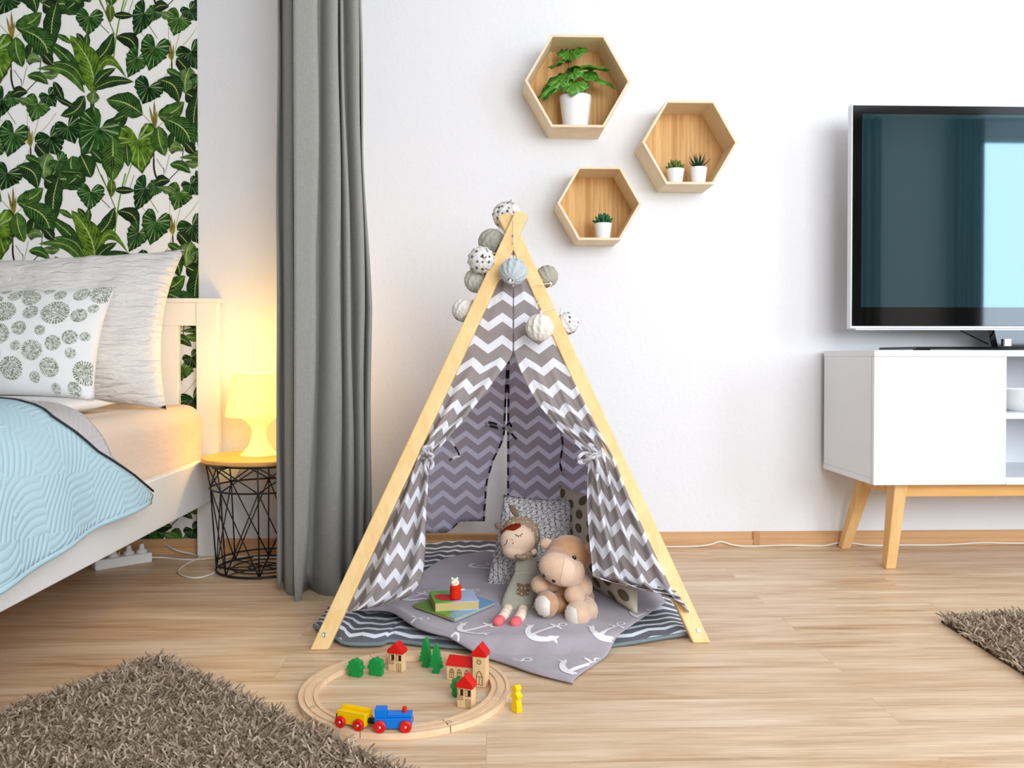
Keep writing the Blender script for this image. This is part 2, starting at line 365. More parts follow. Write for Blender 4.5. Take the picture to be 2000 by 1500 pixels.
def wleaf(kd, x0, y0, x1, y1, wd, col, bend, ox, oy, lay, seed):
    d = Vector((x1-x0, y1-y0)); L = d.length; d /= L; nrm = Vector((-d.y, d.x)); cl = [lin(c) for c in col]
    if kd == 'H':
        pts = [(a, b) for a, b in HEART]+[(a, -b) for a, b in HEART[-2::-1]]
        vs = [wpt(x0+ox, y0+oy, lay)]; uv = [(0, 0)]
        for i, (a, b) in enumerate(pts):
            j = 1+.05*(((i*7+seed) % 3)-1)*(1 if 0 < i < len(pts)-1 else 0)
            q = Vector((x0, y0))+d*a*L+nrm*b*wd*j; vs.append(wpt(q.x+ox, q.y+oy, lay)); uv.append((i/(len(pts)-1), 1))
        fs = []; uvs = []
        n = len(pts)
        for i in range(n-1): wp.add([vs[0], vs[i+1], vs[i+2]], [(0, 1, 2)], 2, [((i+.5)/(n-1), 0), uv[i+1], uv[i+2]]); wp.col.append(cl)
    else:
        n = 9 if kd == 'L' else 5; vs = []; uv = []
        for i in range(n+1):
            t = i/n; q = Vector((x0, y0))+d*L*t+nrm*bend*math.sin(PI*t)*2
            h = wd*.5*(math.sin(PI*t**.85)**.8 if kd == 'L' else .5) if 0 < t < 1 or kd == 'S' else 0
            if kd == 'L' and 0 < i < n: h *= 1+.06*math.sin(i*2.3+seed)
            for sg in (-1, 0, 1):
                p = q+nrm*sg*h; vs.append(wpt(p.x+ox, p.y+oy, lay)); uv.append((t, sg))
        fs = [(i*3+j, i*3+j+1, i*3+j+4, i*3+j+3) for i in range(n) for j in range(2)]
        wp.add(vs, fs, 1 if kd == 'L' else 3, uv); wp.col += [cl]*len(fs)
for ci in range(-1, 3):
    for cj in range(-3, 5):
        ox = -995*ci; oy = 605*ci+1213*cj
        for i, (kd, x0, y0, x1, y1, wd, col, bend) in enumerate(PAT):
            if min(x0, x1)+ox-wd*.4 > XE or not -1500 < max(y0, y1)+oy < 4200: continue
            if min(y0, y1)+oy+0 > 3850: continue
            if kd == 'L' and wd > 25: mx_, my_ = (x0+x1)/2, (y0+y1)/2; wleaf(kd, mx_+(x0-mx_)*1.1, my_+(y0-my_)*1.1, mx_+(x1-mx_)*1.1, my_+(y1-my_)*1.1, wd*1.12, col, bend, ox, oy, i, i)
            else: wleaf(kd, x0, y0, x1, y1, wd*(1.15 if kd == 'H' else 1), col, bend, ox, oy, i, i)
wpo = wp.build('wallpaper', [M['paper'], M['leafA'], M['leafH'], M['leafS']], wal)
wpo['label'] = 'white wallpaper printed with green jungle leaves'

# ================================================================ BED
k = mat('seersucker', (242, 238, 234), .9, .1, trans=.1); v = k.coord()
k.bump(k.noise(k.scale(v, (9, 14, 42)), 1.6, 3, .5, 1.0), .8, .018); M['seer'] = k.m
k = mat('sheet', (232, 212, 196), .9, .1); k.bump(k.noise(k.scale(k.coord(), (5, 5, 14)), 1.2, 3), .35, .02); M['sheet'] = k.m
def quiltmat(name, col):
    k = mat(name, col, .85, .15); v = k.scale(k.coord('UV'), (1, 1, 1), (0, 0, R(8)))
    s = k.sep(v); G = .115
    wob = k.noise(v, 5, 1)
    def fr(x): return k.math('FRACT', k.math('DIVIDE', x, G))
    ix = k.math('FLOOR', k.math('DIVIDE', s[0], G)); iy = k.math('FLOOR', k.math('DIVIDE', s[1], G))
    par = k.math('MODULO', k.math('ABSOLUTE', k.math('ADD', ix, iy)), 2)
    a = k.math('ADD', k.math('ADD', s[0], k.math('MULTIPLY', s[1], .35)), k.math('MULTIPLY', k.math('SINE', k.math('MULTIPLY', s[1], 34)), .008))
    b = k.math('ADD', k.math('ADD', s[1], k.math('MULTIPLY', s[0], .8)), k.math('MULTIPLY', k.math('SINE', k.math('MULTIPLY', s[0], 34)), .006))
    w1 = k.math('SINE', k.math('MULTIPLY', a, 2*PI/.0165)); w2 = k.math('SINE', k.math('MULTIPLY', b, 2*PI/.0185))
    h = k.math('ADD', k.math('MULTIPLY', w1, par), k.math('MULTIPLY', w2, k.math('SUBTRACT', 1, par)))
    h = k.math('POWER', k.math('ADD', k.math('MULTIPLY', h, .5), .5), .5)
    k.bump(h, .42, .0045); return k.m
M['quilt'] = quiltmat('quilt_blue', (186, 216, 226)); M['quilt_rev'] = quiltmat('quilt_reverse', (204, 200, 202))
bed = root('bed', 'white foil bed frame with open headboard against the leaf wallpaper', 'bed', (-1.75, 2.0, 0))
XR = -.935; YH = 2.95
mb = MB().box((XR-.03, .7, .205), (XR, YH-.002, .352)); mb.build('side_rail', M['white_bed'], bed, bevel=.004)
mb = MB().box((-2.56, .7, .205), (-2.53, YH, .352)); mb.build('side_rail', M['white_bed'], bed, bevel=.004)
mb = MB().box((-2.56, .67, .205), (XR, .7, .352)); mb.build('foot_rail', M['white_bed'], bed, bevel=.004)
xp = at(383, 700, Y=YH).x; xe = at(425, 700, Y=YH).x
mb = MB().box((xp, YH, 0), (xe, YH+.034, .885)); mb.build('headboard_post', M['white_bed'], bed, bevel=.002)
mb = MB().box((-2.56-.07, YH, 0), (-2.56, YH+.034, .885)); mb.build('headboard_post', M['white_bed'], bed, bevel=.002)
mb = MB().box((-2.64, YH-.004, .885), (xe+.008, YH+.038, .90)); mb.build('headboard_cap', M['white_bed'], bed, bevel=.002)
mb = MB().box((-2.56, YH+.003, .805), (xp, YH+.03, .885)); mb.build('headboard_rail', M['white_bed'], bed, bevel=.002)
x2 = at(347, 700, Y=YH).x; x3 = x2-.03
mb = MB().box((-2.5, YH+.003, .30), (x2, YH+.03, .805)); mb.build('headboard_panel', M['white_bed'], bed, bevel=.002)
mb = MB().box((-2.56, YH+.003, .30), (xp, YH+.03, .375)); mb.build('headboard_rail', M['white_bed'], bed, bevel=.002)
for yy in (.75,):
    for xx in (-2.54, XR-.06): MB().box((xx, yy, 0), (xx+.05, yy+.05, .205)).build('bed_leg', M['white_bed'], bed, bevel=.003)
MB().box((-2.53, .72, .20), (XR-.03, YH-.01, .22)).build('slatted_base', M['block'], bed)
# mattress with fitted sheet
ZM = .535
def rbox(x0, x1, y0, y1, z0, z1, r, n=5):
    """rounded box"""
    mb = MB(); mb.box((x0, y0, z0), (x1, y1, z1)); return mb
mm = rbox(-2.52, XR-.035, .72, YH-.012, .222, ZM, .05).build('mattress', M['sheet'], smooth=True, bevel=.06, bseg=6, cat='mattress', label='mattress in a cream pink fitted sheet lying on the white bed frame')
# ---------------- cushions
def cushion(name, corners, thick, m, pinch=.03, n=26, label=None, cat='cushion', group=None, wr=.004, seed=1, back=1.0, uvs=.3, exp=.5):
    BL, BRc, TR, TL = [Vector(c) for c in corners]; nrm = (BRc-BL).cross(TL-BL).normalized(); ctr = (BL+BRc+TR+TL)/4
    def P(u, v, side=1, off=0):
        uu = u+pinch*(2*u-1)*-4*v*(1-v); vv = v+pinch*(2*v-1)*-4*u*(1-u)
        p = BL*(1-uu)*(1-vv)+BRc*uu*(1-vv)+TR*uu*vv+TL*(1-uu)*vv
        e = max(0, 16*u*(1-u)*v*(1-v))**exp; sc = min(1, e*3)
        h = thick*.5*e+ (vn(u*7+seed, v*7, seed)-.5)*wr*2*sc+(vn(u*19+seed, v*5, seed+3)-.5)*wr*sc
        return p+nrm*side*(h if side > 0 else h*back)+nrm*side*off
    mb = MB(); mb.grid(lambda u, v: P(u, v, 1), n, n, 0, lambda u, v: (u*uvs, v*uvs)); mb.grid(lambda u, v: P(1-u, v, -1), n, n, 0, lambda u, v: (u*uvs, v*uvs))
    o = mb.build(name, m, smooth=True, weld=True, cat=cat, label=label, group=group, origin=Vector((ctr.x, ctr.y, min(c.z for c in (BL, BRc, TR, TL)))))
    return o, P
def disc_print(mb, P, u, v, ru, rv, ph=0, off=.0012, n=16, rings=2, jag=0):
    vs = [P(u, v, 1, off)]; uv = [(0, 0)]
    for r_ in range(1, rings+1):
        for j in range(n):
            a = 2*PI*j/n+ph; q = r_/rings*(1+jag*math.sin(j*2.1+u*40))
            uu = u+ru*q*math.cos(a); vv = v+rv*q*math.sin(a); uu = min(max(uu, .004), .996); vv = min(max(vv, .004), .996)
            vs.append(P(uu, vv, 1, off)); uv.append((j/n, r_/rings))
    fs = [(0, 1+j, 1+(j+1) % n) for j in range(n)]
    for r_ in range(rings-1):
        for j in range(n): a = 1+r_*n; fs.append((a+j, a+n+j, a+n+(j+1) % n, a+(j+1) % n))
    uvl = [uv[i] for i in range(len(uv))]
    mb.add(vs, fs, 0, uvl)
# big white pillow leaning on the headboard
yb = 2.62
cor = [at(-160, 800, Y=yb), at(325, 800, Y=yb), at(362, 486, Y=2.84), at(-170, 500, Y=2.84)]
cushion('pillow', cor, .20, M['seer'], .055, 40, 'large white crinkled square pillow leaning on the headboard', 'pillow', wr=.012, seed=5)
cor = [at(-150, 776, Y=2.40), at(184, 782, Y=2.40), at(226, 560, Y=2.53), at(-150, 566, Y=2.53)]
M['cush'] = plain('cushion_cotton', (240, 238, 236), .9, .1, .01, bump=.1, bsc=400)
oc, PC = cushion('cushion', cor, .13, M['cush'], .035, 30, 'white cushion with grey green scribbled circles, in front of the big white pillow', wr=.004, seed=2)
k = mat('scribble_print', (140, 144, 130), .9, .05); uv = k.sep(k.coord('UV')); cc = k.coord()
n_ = k.math('MULTIPLY_ADD', k.noise(k.scale(cc, (1, 1, 1)), 170, 2, .8), 1.6, -.30); r_ = k.math('SINE', k.math('MULTIPLY', uv[0], 2*PI*28)); q = k.math('ADD', n_, k.math('MULTIPLY', r_, .16))
setcol(k, k.mix(k.math('GREATER_THAN', q, .52), rgb((222, 224, 216)), rgb((122, 128, 108)))); M['scrib'] = k.m
pm = MB()
def cuv(px, py):  # invert the cushion roughly
    u = (px+150)/(184+150+(226-184)*((776-py)/216)); v = (779-py)/(779-563); return u, v
for px, py, r1 in ((8,595,0),(42,587,12),(76,592,17),(130,584,11),(170,583,14),(207,580,20),(28,624,22),(80,625,15),(128,625,25),(172,628,14),(20,672,20),(60,660,14),(102,664,10),(157,673,14),(125,687,15),(51,695,10),(84,703,20),(157,703,10),(4,715,18),(40,738,22),(114,733,18),(178,735,22),(82,752,10),(153,766,13),(118,768,9),(196,612,9),(184,668,9),(-25,640,20),(-30,700,16),(-50,610,14),(12,595,9),(60,572,14),(105,571,9),(-60,740,18),(20,570,9)):
    if r1: disc_print(pm, PC, *cuv(px, py), r1/345, r1/218, jag=.02, n=32, rings=4)
pm.build('circle_print', M['scrib'], oc, smooth=True, origin=None) if False else None
WL[oc.name] = oc.location.copy(); pm.build('circle_print', M['scrib'], oc, smooth=True)
# small flat white pillow
def flatpillow(name, c, rx, ry, rz, m, label):
    mb = MB()
    def P(u, v):
        a = (u*2-1); b = (v*2-1); e = ((1-a**4)*(1-b**4))**.5; return a, b, e
    mb.grid(lambda u, v: Vector((c[0]+rx*(u*2-1), c[1]+ry*(v*2-1), c[2]+rz*P(u, v)[2])), 20, 14)
    mb.grid(lambda u, v: Vector((c[0]+rx*(1-u*2), c[1]+ry*(v*2-1), c[2]-rz*.8*P(u, v)[2])), 20, 14)
    return mb.build(name, m, smooth=True, weld=True, cat='pillow', label=label, origin=Vector(c)-Vector((0, 0, rz*.8)))
flatpillow('pillow', (-1.47, 2.36, ZM+.024), .375, .16, .028, M['white_pot'] if False else M['cush'], 'flat plain white pillow under the circle print cushion')
# quilt: cross sections from bed centre over the edge and down
def quilt_profile(f):
    """f 0..1 across: returns (x, z) over top and down the right side"""
    pts = [(-2.4, .600), (-1.9, .602), (-1.45, .596), (-1.2, .590), (-1.06, .572), (-.985, .53), (-.94, .455), (-.918, .37), (-.905, .285)]
    L = [0]
    for a, b in zip(pts, pts[1:]): L.append(L[-1]+math.hypot(b[0]-a[0], b[1]-a[1]))
    s = f*L[-1]
    for i in range(len(pts)-1):
        if s <= L[i+1] or i == len(pts)-2:
            t = (s-L[i])/(L[i+1]-L[i]); p0 = pts[max(i-1, 0)]; p1 = pts[i]; p2 = pts[i+1]; p3 = pts[min(i+2, len(pts)-1)]
            g = lambda a, b, c, d: .5*((2*b)+(c-a)*t+(2*a-5*b+4*c-d)*t*t+(3*b-a-3*c+d)*t**3)
            return g(p0[0], p1[0], p2[0], p3[0]), g(p0[1], p1[1], p2[1], p3[1]), s
# head edge Y of the blue face and of the grey reverse along f
BL_E = [(0, 2.22), (.55, 2.22), (.70, 2.10), (.78, 1.98), (.84, 1.95), (.90, 2.04), (.95, 2.17), (.985, 2.27), (1, 2.24)]
GR_E = [(0, 2.36), (.55, 2.36), (.70, 2.30), (.78, 2.20), (.84, 2.13), (.90, 2.12), (.95, 2.19), (.985, 2.275), (1, 2.245)]
def quilt_surf(edge, dz, y_foot, ns=70, nf=80, drop=0, f1=1.0):
    mb = MB()
    def fn(a, b):
        f = a*f1; x, z, s = quilt_profile(f); ye = interp(edge, f); y = ye+(y_foot-ye)*b
        hang = max(0, (f-.80)/.2)
        x += hang*.010*math.sin(y*9)+hang*.006*math.sin(y*21+1); z += (vn(x*5, y*5, 3)-.5)*.016*(1-hang)+hang**2*(.022*math.sin(y*3.2+.5))
        return Vector((x+dz*hang, y, z+dz*(1-hang*.3)))
    def uvf(a, b):
        f = a*f1; x, z, s = quilt_profile(f); ye = interp(edge, f); return (s, ye+(y_foot-ye)*b)
    mb.grid(fn, nf, ns, 0, uvf); return mb, fn
mb, qf = quilt_surf(BL_E, .010, .78); q = mb.build('quilt', M['quilt'], smooth=True, solid=.012, cat='quilt', label='pale blue quilted bedspread with grey reverse draped over the bed edge')
mb, gf = quilt_surf(GR_E, -.006, 1.4); mb.build('quilt_reverse', M['quilt_rev'], q, smooth=True, solid=.008)['label'] = 'grey reverse side turned out at the head end'
mb = MB().tube([qf(i/60, 0)+Vector((.004, .004, .006)) for i in range(60)], .003, 6); mb.build('piping', plain('dark_piping', (46, 58, 62), .8), q, smooth=True)
mb = MB().tube([qf(1, i/60) for i in range(61)], .008, 8); mb.build('hem', M['quilt'], q, smooth=True)

# ================================================================ SIDE TABLE + LAMP
tc = at(515, 890, Y=2.785); TX = tc.x; TY = 2.785; TZ = .372
st = root('side_table', 'round side table with wooden top on a black wire basket base', 'side table', (TX, TY, 0))
MB().lathe([(0, TZ-.014), (.19, TZ-.014), (.195, TZ-.010), (.195, TZ-.003), (.192, TZ), (0, TZ)], 64, Matrix.Translation((TX, TY, 0))).build('table_top', wood('oak_top', (206, 150, 84), (230, 180, 110), (4, 40, 40)), st, smooth=True, auto=30, weld=True)
def circ(r, z, n=48, x=TX, y=TY): return [(x+r*math.cos(2*PI*i/n), y+r*math.sin(2*PI*i/n), z) for i in range(n)]
r0, r1, r2 = .150, .168, .182; zt = TZ-.018; zm = .272; zb = .006
for r_, z_ in ((r0, zb), (r0, .03), (r1, zm), (r2, zt)): MB().tube(circ(r_, z_), .003 if z_ != zb else .004, 6, closed=True).build('wire_ring', M['black_wire'], st, smooth=True)
mb = MB(); N = 8
def cp(r_, z_, a): return Vector((TX+r_*math.cos(a), TY+r_*math.sin(a), z_))
for i in range(N):
    a = 2*PI*(i+.2)/N; h_ = PI/N
    mb.tube([cp(r0, zb, a), cp(r1, zm, a), cp(r2, zt, a)], .0026, 6)
    for sg in (-1, 1):
        mb.tube([cp(r0, zb, a+sg*2*h_), cp(r1, zm, a)], .0022, 6); mb.tube([cp(r1, zm, a), cp(r2, zt, a+sg*2*h_)], .0022, 6)
for r_ in (.10, .05): mb.tube(circ(r_, zb, 32), .0022, 6, closed=True)
for i in range(N): mb.tube([cp(0.0, zb, 2*PI*(i+.2)/N), cp(r0, zb, 2*PI*(i+.2)/N)], .002, 6)
mb.build('wire_lattice', M['black_wire'], st, smooth=True)
MB().box((TX-.10, TY-.188, TZ-.022), (TX-.07, TY-.165, TZ-.014)).build('top_clip', M['black_wire'], st)
lx = at(506, 890, Y=TY).x; LM = Matrix.Translation((lx, TY, TZ))
lamp = root('table_lamp', 'small lit table lamp with pale yellow plastic shade on the side table', 'lamp', (lx, TY, TZ))
k = mat('lamp_shade_lit', (255, 240, 170), .6, .2, trans=.35)
k.p.inputs['Emission Color'].default_value = (1.0, .90, .20, 1); k.p.inputs['Emission Strength'].default_value = 1.0; M['shade'] = k.m
k = mat('lamp_base_lit', (250, 240, 200), .5, .2, trans=.3); k.p.inputs['Emission Color'].default_value = (1, .84, .36, 1); k.p.inputs['Emission Strength'].default_value = .36; M['lbase'] = k.m
MB().lathe([(.104, .130), (.1045, .132), (.0835, .266), (.080, .270), (.03, .270)], 48, LM).build('lamp_shade', M['shade'], lamp, smooth=True, solid=.002, auto=50)
MB().lathe([(.0, .0005), (.058, .0005), (.060, .004), (.050, .014), (.032, .035), (.024, .060), (.022, .080), (.026, .096), (.042, .114), (.060, .128), (.062, .130), (0, .130)], 48, LM).build('lamp_base', M['lbase'], lamp, smooth=True, weld=True)
k = mat('bulb_lit', (255, 240, 200)); k.p.inputs['Emission Color'].default_value = (1, .85, .5, 1); k.p.inputs['Emission Strength'].default_value = 6
MB().ell((lx, TY, TZ+.19), (.025, .025, .032)).build('bulb', k.m, lamp, smooth=True)
pl = bpy.data.lights.new('lamp_glow', 'POINT'); pl.energy = 3.4; pl.color = (1, .64, .22); pl.shadow_soft_size = .03
po = bpy.data.objects.new('lamp_glow', pl); COL.objects.link(po); po.parent = lamp; po.location = (0, 0, .215)
pl2 = bpy.data.lights.new('lamp_glow', 'POINT'); pl2.energy = 1.7; pl2.color = (1, .64, .22); pl2.shadow_soft_size = .05
po2 = bpy.data.objects.new('lamp_glow', pl2); COL.objects.link(po2); po2.parent = lamp; po2.location = (0, -.0, .31)

# cables and power strip
def cable(name, pts, r, label, m=None):
    mb = MB().tube(spline(pts, 8), r, 8); return mb.build(name, m or M['cable'], smooth=True, cat='cable', label=label)
fl = lambda px, py, z=.004: at(px, py, Z=z)
cable('lamp_cable', [(lx-.05, TY+.06, TZ+.008), (lx-.06, 2.972, TZ+.02), (lx-.12, 2.985, .30), (at(434, 1000, Y=2.98).x, 2.975, .16), (at(430, 1050, Y=2.96).x, 2.955, .04), fl(427, 1080), fl(425, 1112), fl(395, 1127), fl(365, 1127), fl(348, 1116), fl(365, 1101), fl(388, 1090), fl(380, 1083), fl(345, 1075, .02), fl(310, 1058, .04), fl(270, 1050, .045), fl(240, 1062, .045), fl(232, 1082, .045)], .0028, 'thin white lamp cord looping on the floor beside the side table')
cable('extension_cable', [fl(296, 1089, .015), fl(320, 1089), fl(370, 1093), fl(430, 1089), fl(470, 1088), fl(520, 1089), fl(600, 1088), fl(700, 1086), fl(830, 1083), fl(900, 1082)], .0032, 'white extension lead running under the bed towards the curtain')
ps = root('power_strip', 'white power strip lying on the floor under the bed', 'power strip', fl(240, 1105, 0))
p0 = fl(186, 1116, 0); p1 = fl(298, 1098, 0); dd = (p1-p0).normalized(); nn_ = Vector((-dd.y, dd.x, 0)); hz = Vector((0, 0, .034))
MB().hexa([p0, p1, p1+nn_*.05, p0+nn_*.05], [p0+hz, p1+hz, p1+nn_*.05+hz, p0+nn_*.05+hz]).build('housing', M['white_pl'], ps, bevel=.005)
for t_ in (.35, .62, .85):
    c_ = p0.lerp(p1, t_)+nn_*.025+hz
    mb = MB().lathe([(0, -.002), (.017, -.002), (.018, .008), (.010, .012), (.007, .026), (.009, .030), (0, .030)], 16, Matrix.Translation(c_)); mb.build('plug', M['white_pl'], ps, smooth=True)

# ================================================================ CURTAIN
k = mat('curtain_linen', (152, 151, 144), .9, .1, sheen=.2, trans=.08); v = k.coord()
n_ = k.noise(k.scale(v, (400, 400, 60)), 1, 2); n2_ = k.noise(k.scale(v, (60, 60, 500)), 1, 2)
setcol(k, k.mix(k.math('ADD', k.math('MULTIPLY', n_, .5), k.math('MULTIPLY', n2_, .5)), rgb((134, 133, 127)), rgb((174, 173, 166)))); k.bump(n_, .1, .002); M['linen'] = k.m
SEG = [  # left and right edge of each fold as (py, px)
 ([(0, 541), (400, 535), (1150, 529)], [(0, 545), (400, 543), (1150, 544)], .03, 0),
 ([(0, 543), (400, 542), (1150, 543)], [(0, 577), (600, 577), (1150, 574)], -.01, 0),
 ([(0, 576), (600, 576), (900, 574), (1100, 573), (1175, 576)], [(0, 621), (400, 619), (600, 615), (760, 610), (900, 606), (1050, 598), (1175, 579)], -.075, 1),
 ([(0, 619), (600, 612), (1165, 590)], [(0, 661), (600, 665), (1165, 662)], -.02, 2),
 ([(0, 660), (600, 664), (1165, 661)], [(0, 669), (300, 677), (600, 685), (1165, 689)], 0.0, 0),
 ([(0, 668), (600, 684), (1165, 688)], [(0, 699), (300, 705), (600, 711), (1165, 705)], .015, 2),
 ([(0, 698), (600, 710), (1165, 700)], [(0, 705), (300, 710), (600, 724), (1000, 722), (1165, 712)], .035, 0)]
YC = 2.47; rows = [-640, -300, 0]+list(range(40, 1180, 40)); NP = 9
vs = []; nrow = 0
cm = MB(); prof_n = len(SEG)*(NP+1)
for ri, py in enumerate(rows):
    for si, (la, rb, dep, kind_) in enumerate(SEG):
        xa = at(interp(la, max(py, 0)), 500, Y=YC+dep*.9).x; xb = at(interp(rb, max(py, 0)), 500, Y=YC+dep*.9).x; wdt = xb-xa
        bottom = {0: 1152, 1: 1168, 2: 1176, 3: 1162, 4: 1160, 5: 1160, 6: 1158}[si]
        z = at(600, min(py, bottom) if py < 1160 else bottom, Y=YC).z if py < 1160 else at(600, bottom, Y=YC).z
        if py <= -640: z = ZC-.03
        for j in range(NP+1):
            t = j/NP
            if j == NP: x = xb-.014; y = YC+dep+.085
            else:
                t = j/(NP-1); x = xa+wdt*(t**.9); y = YC+dep+((.05+wdt*.3)*(1-math.sin(PI/2*min(1, t*1.15)))**1.4 if kind_ != 1 else .012*t)
                if t > .87: y += .008*((t-.87)/.13)**2
            x += .0025*math.sin(z*9+si)*t; vs.append(Vector((x, y, z)))
fs = [(r_*prof_n+i, r_*prof_n+i+1, (r_+1)*prof_n+i+1, (r_+1)*prof_n+i) for r_ in range(len(rows)-1) for i in range(prof_n-1)]
cm.add(vs, fs); cur = cm.build('curtain', M['linen'], smooth=True, solid=.002, cat='curtain', label='floor length grey linen curtain gathered beside the play tent')
# same linen curtains at the windows behind the viewer, seen in the television screen
def wavy(name, x0, x1, y, label, n=9):
    mb = MB(); mb.grid(lambda u, v: Vector((x0+(x1-x0)*u, y+.035*math.sin(2*PI*n*u)+.012*math.sin(2*PI*n*1.7*u+v), .03+(ZC-.06)*v)), n*14, 4)
    mb.build(name, M['linen'], smooth=True, solid=.002, cat='curtain', label=label)
wavy('curtain', 2.95, 3.28, YR+.10, 'grey curtain right of the nearer window, reflected at the left of the screen', 5)
wavy('curtain', 3.86, 4.14, YR+.10, 'grey curtain left of the farther window, reflected mid screen', 6)
wavy('curtain', -.05, .32, YR+.10, 'grey curtain left of the nearer window behind the viewer', 5)
# ================================================================ HEXAGON SHELVES
YF = YB-.155
def hexshelf(px, py, rpx, label, t=.009):
    c = at(px, py, Y=YF); Rr = at(px+rpx, py, Y=YF).x-c.x
    rt = root('hexagon_shelf', label, 'shelf', (c.x, YB, c.z-Rr*.866), group=None)
    def ring(r_, y): return [Vector((c.x+r_*math.cos(PI/3*i), y, c.z+r_*math.sin(PI/3*i))) for i in range(6)]
    mb = MB(); ri = Rr-t/.866
    o1, o2, i1, i2 = ring(Rr, YF), ring(Rr, YB-.0005), ring(ri, YF), ring(ri, YB-.0005)
    for i in range(6):
        j = (i+1) % 6
        mb.add([o1[i], o1[j], o2[j], o2[i], i1[i], i1[j], i2[j], i2[i]], [(0, 1, 2, 3), (5, 4, 7, 6), (0, 4, 5, 1), (3, 2, 6, 7)])
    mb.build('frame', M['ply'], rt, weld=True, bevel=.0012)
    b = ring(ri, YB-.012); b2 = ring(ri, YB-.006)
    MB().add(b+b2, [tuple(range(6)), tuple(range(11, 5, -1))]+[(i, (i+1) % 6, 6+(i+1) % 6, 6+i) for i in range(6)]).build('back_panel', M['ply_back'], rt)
    return c, ri, c.z-ri*.866
H1 = hexshelf(1128.5, 158, 103.5, 'largest hexagonal wooden wall shelf, holding the leafy potted plant')
H2 = hexshelf(1348, 278, 93.5, 'right hexagonal wooden wall shelf, holding two small succulents')
H3 = hexshelf(1171, 397, 82.5, 'lowest hexagonal wooden wall shelf, holding one small succulent')
M['plant'] = plain('leaf_green', (52, 128, 34), .5, .4, .3, 30)
k = mat('leaf_veined', (50, 120, 40), .45, .4); uvv = k.sep(k.coord('UV')); av = k.math('ABSOLUTE', k.math('SUBTRACT', uvv[1], .5))
f = k.math('MULTIPLY', k.noise(k.coord('UV'), 6, 3), 1); c = k.mix(f, rgb((10, 62, 16)), rgb((104, 176, 50)))
rad = k.math('LESS_THAN', k.math('FRACT', k.math('MULTIPLY', uvv[0], 7)), .12); c = k.mix(k.math('MULTIPLY', rad, .5), c, rgb((170, 206, 110)))
setcol(k, c); M['lobed'] = k.m
M['stem'] = plain('dark_stem', (52, 44, 26), .7); M['soil'] = plain('soil', (44, 34, 26), .95, .1, .3)
def pot(rt, x, y, z, rt_, rb_, h, ridges=0):
    prof = [(0, 0), (rb_*.96, 0), (rb_, .002)]
    n = 26 if ridges else 4
    for i in range(1, n+1):
        t = i/n; r_ = rb_+(rt_-rb_)*t+(ridges*(i % 2) if i < n-2 else 0); prof.append((r_, .002+(h-.002)*t))
    prof += [(rt_-.001, h+.0008), (rt_-.004, h), (rt_-.005, h-.008)]
    MB().lathe(prof, 40, Matrix.Translation((x, y, z))).build('pot', M['white_pot'], rt, smooth=True, weld=True, auto=45)
    MB().lathe([(0, h-.008), (rt_-.0045, h-.009)], 24, Matrix.Translation((x, y, z))).build('soil', M['soil'], rt)
# leafy plant
z0 = H1[2]+.0005; py_ = YF+.062; pc = at(1124, 215, Y=py_)
pt = root('potted_plant', 'leafy green plant in a ribbed white pot in the largest shelf', 'plant', (pc.x, py_, z0))
hp = at(1124, 190, Y=py_).z-z0; pot(pt, pc.x, py_, z0, at(1155, 190, Y=py_).x-pc.x, at(1149, 246, Y=py_).x-pc.x-.002, hp, .0006)
def ivy(parent, base, tip, wd, up, curl=.15, seed=0):
    """lobed leaf from base to tip with surface normal near up"""
    base = Vector(base); tip = Vector(tip); a = tip-base; L = a.length; a.normalize(); up = Vector(up); s_ = a.cross(up).normalized(); up = s_.cross(a)
    rim = [(-.10, .10), (-.16, .30), (-.02, .48), (.12, .46), (.22, .60), (.40, .50), (.46, .38), (.62, .44), (.76, .30), (.86, .14), (1, 0)]
    pts = rim+[(x, -y) for x, y in rim[-2::-1]]
    vs = [base+a*L*.05]; uv = [(0, .5)]
    for q_ in (.5, 1):
        for i, (x, y) in enumerate(pts):
            X_ = .05+(x-.05)*q_; Y_ = y*q_
            p = base+a*L*X_+s_*wd*Y_+up*(-curl*L*(X_*X_)-curl*wd*1.3*Y_*Y_+.006*math.sin(i*1.9+seed)*q_)
            vs.append(p); uv.append((i/(len(pts)-1), q_))
    n = len(pts); fs = [(0, 1+i, 2+i) for i in range(n-1)]+[(1+i, 1+n+i, 2+n+i, 2+i) for i in range(n-1)]
    MB().add(vs, fs, 0, uv).build('leaf', M['lobed'], parent, smooth=True, solid=.0008)
pz = z0+hp
def P1(px, py, dy=0): return at(px, py, Y=py_+dy)
LV = [  # base px, tip px, depths, width, up
 (1115, 106, 0, 1147, 92, -.02, .055, (-.25, -.75, .6)), (1112, 106, 0, 1086, 101, .0, .05, (0, -.8, .6)), (1111, 117, .01, 1067, 126, -.01, .05, (0, -.1, 1)),
 (1120, 132, 0, 1192, 124, -.02, .06, (0, -.15, 1)), (1118, 140, -.02, 1137, 146, -.05, .06, (-.3, -.9, .5)), (1140, 148, 0, 1205, 160, -.02, .055, (0, -.55, 1)),
 (1145, 140, .02, 1170, 150, .0, .06, (.2, -.6, .6)),
 (1112, 145, 0, 1060, 160, -.02, .05, (0, -.6, .8)), (1104, 150, -.01, 1044, 184, -.04, .045, (-.2, -.7, .8)), (1102, 157, -.02, 1055, 190, -.02, .04, (.1, -.5, .8)),
 (1122, 160, -.03, 1116, 181, -.075, .085, (0, -.55, .8)), (1126, 150, .02, 1110, 128, .03, .05, (.1, -1, .1)), (1132, 165, 0, 1150, 168, -.03, .05, (0, -.5, .8))]
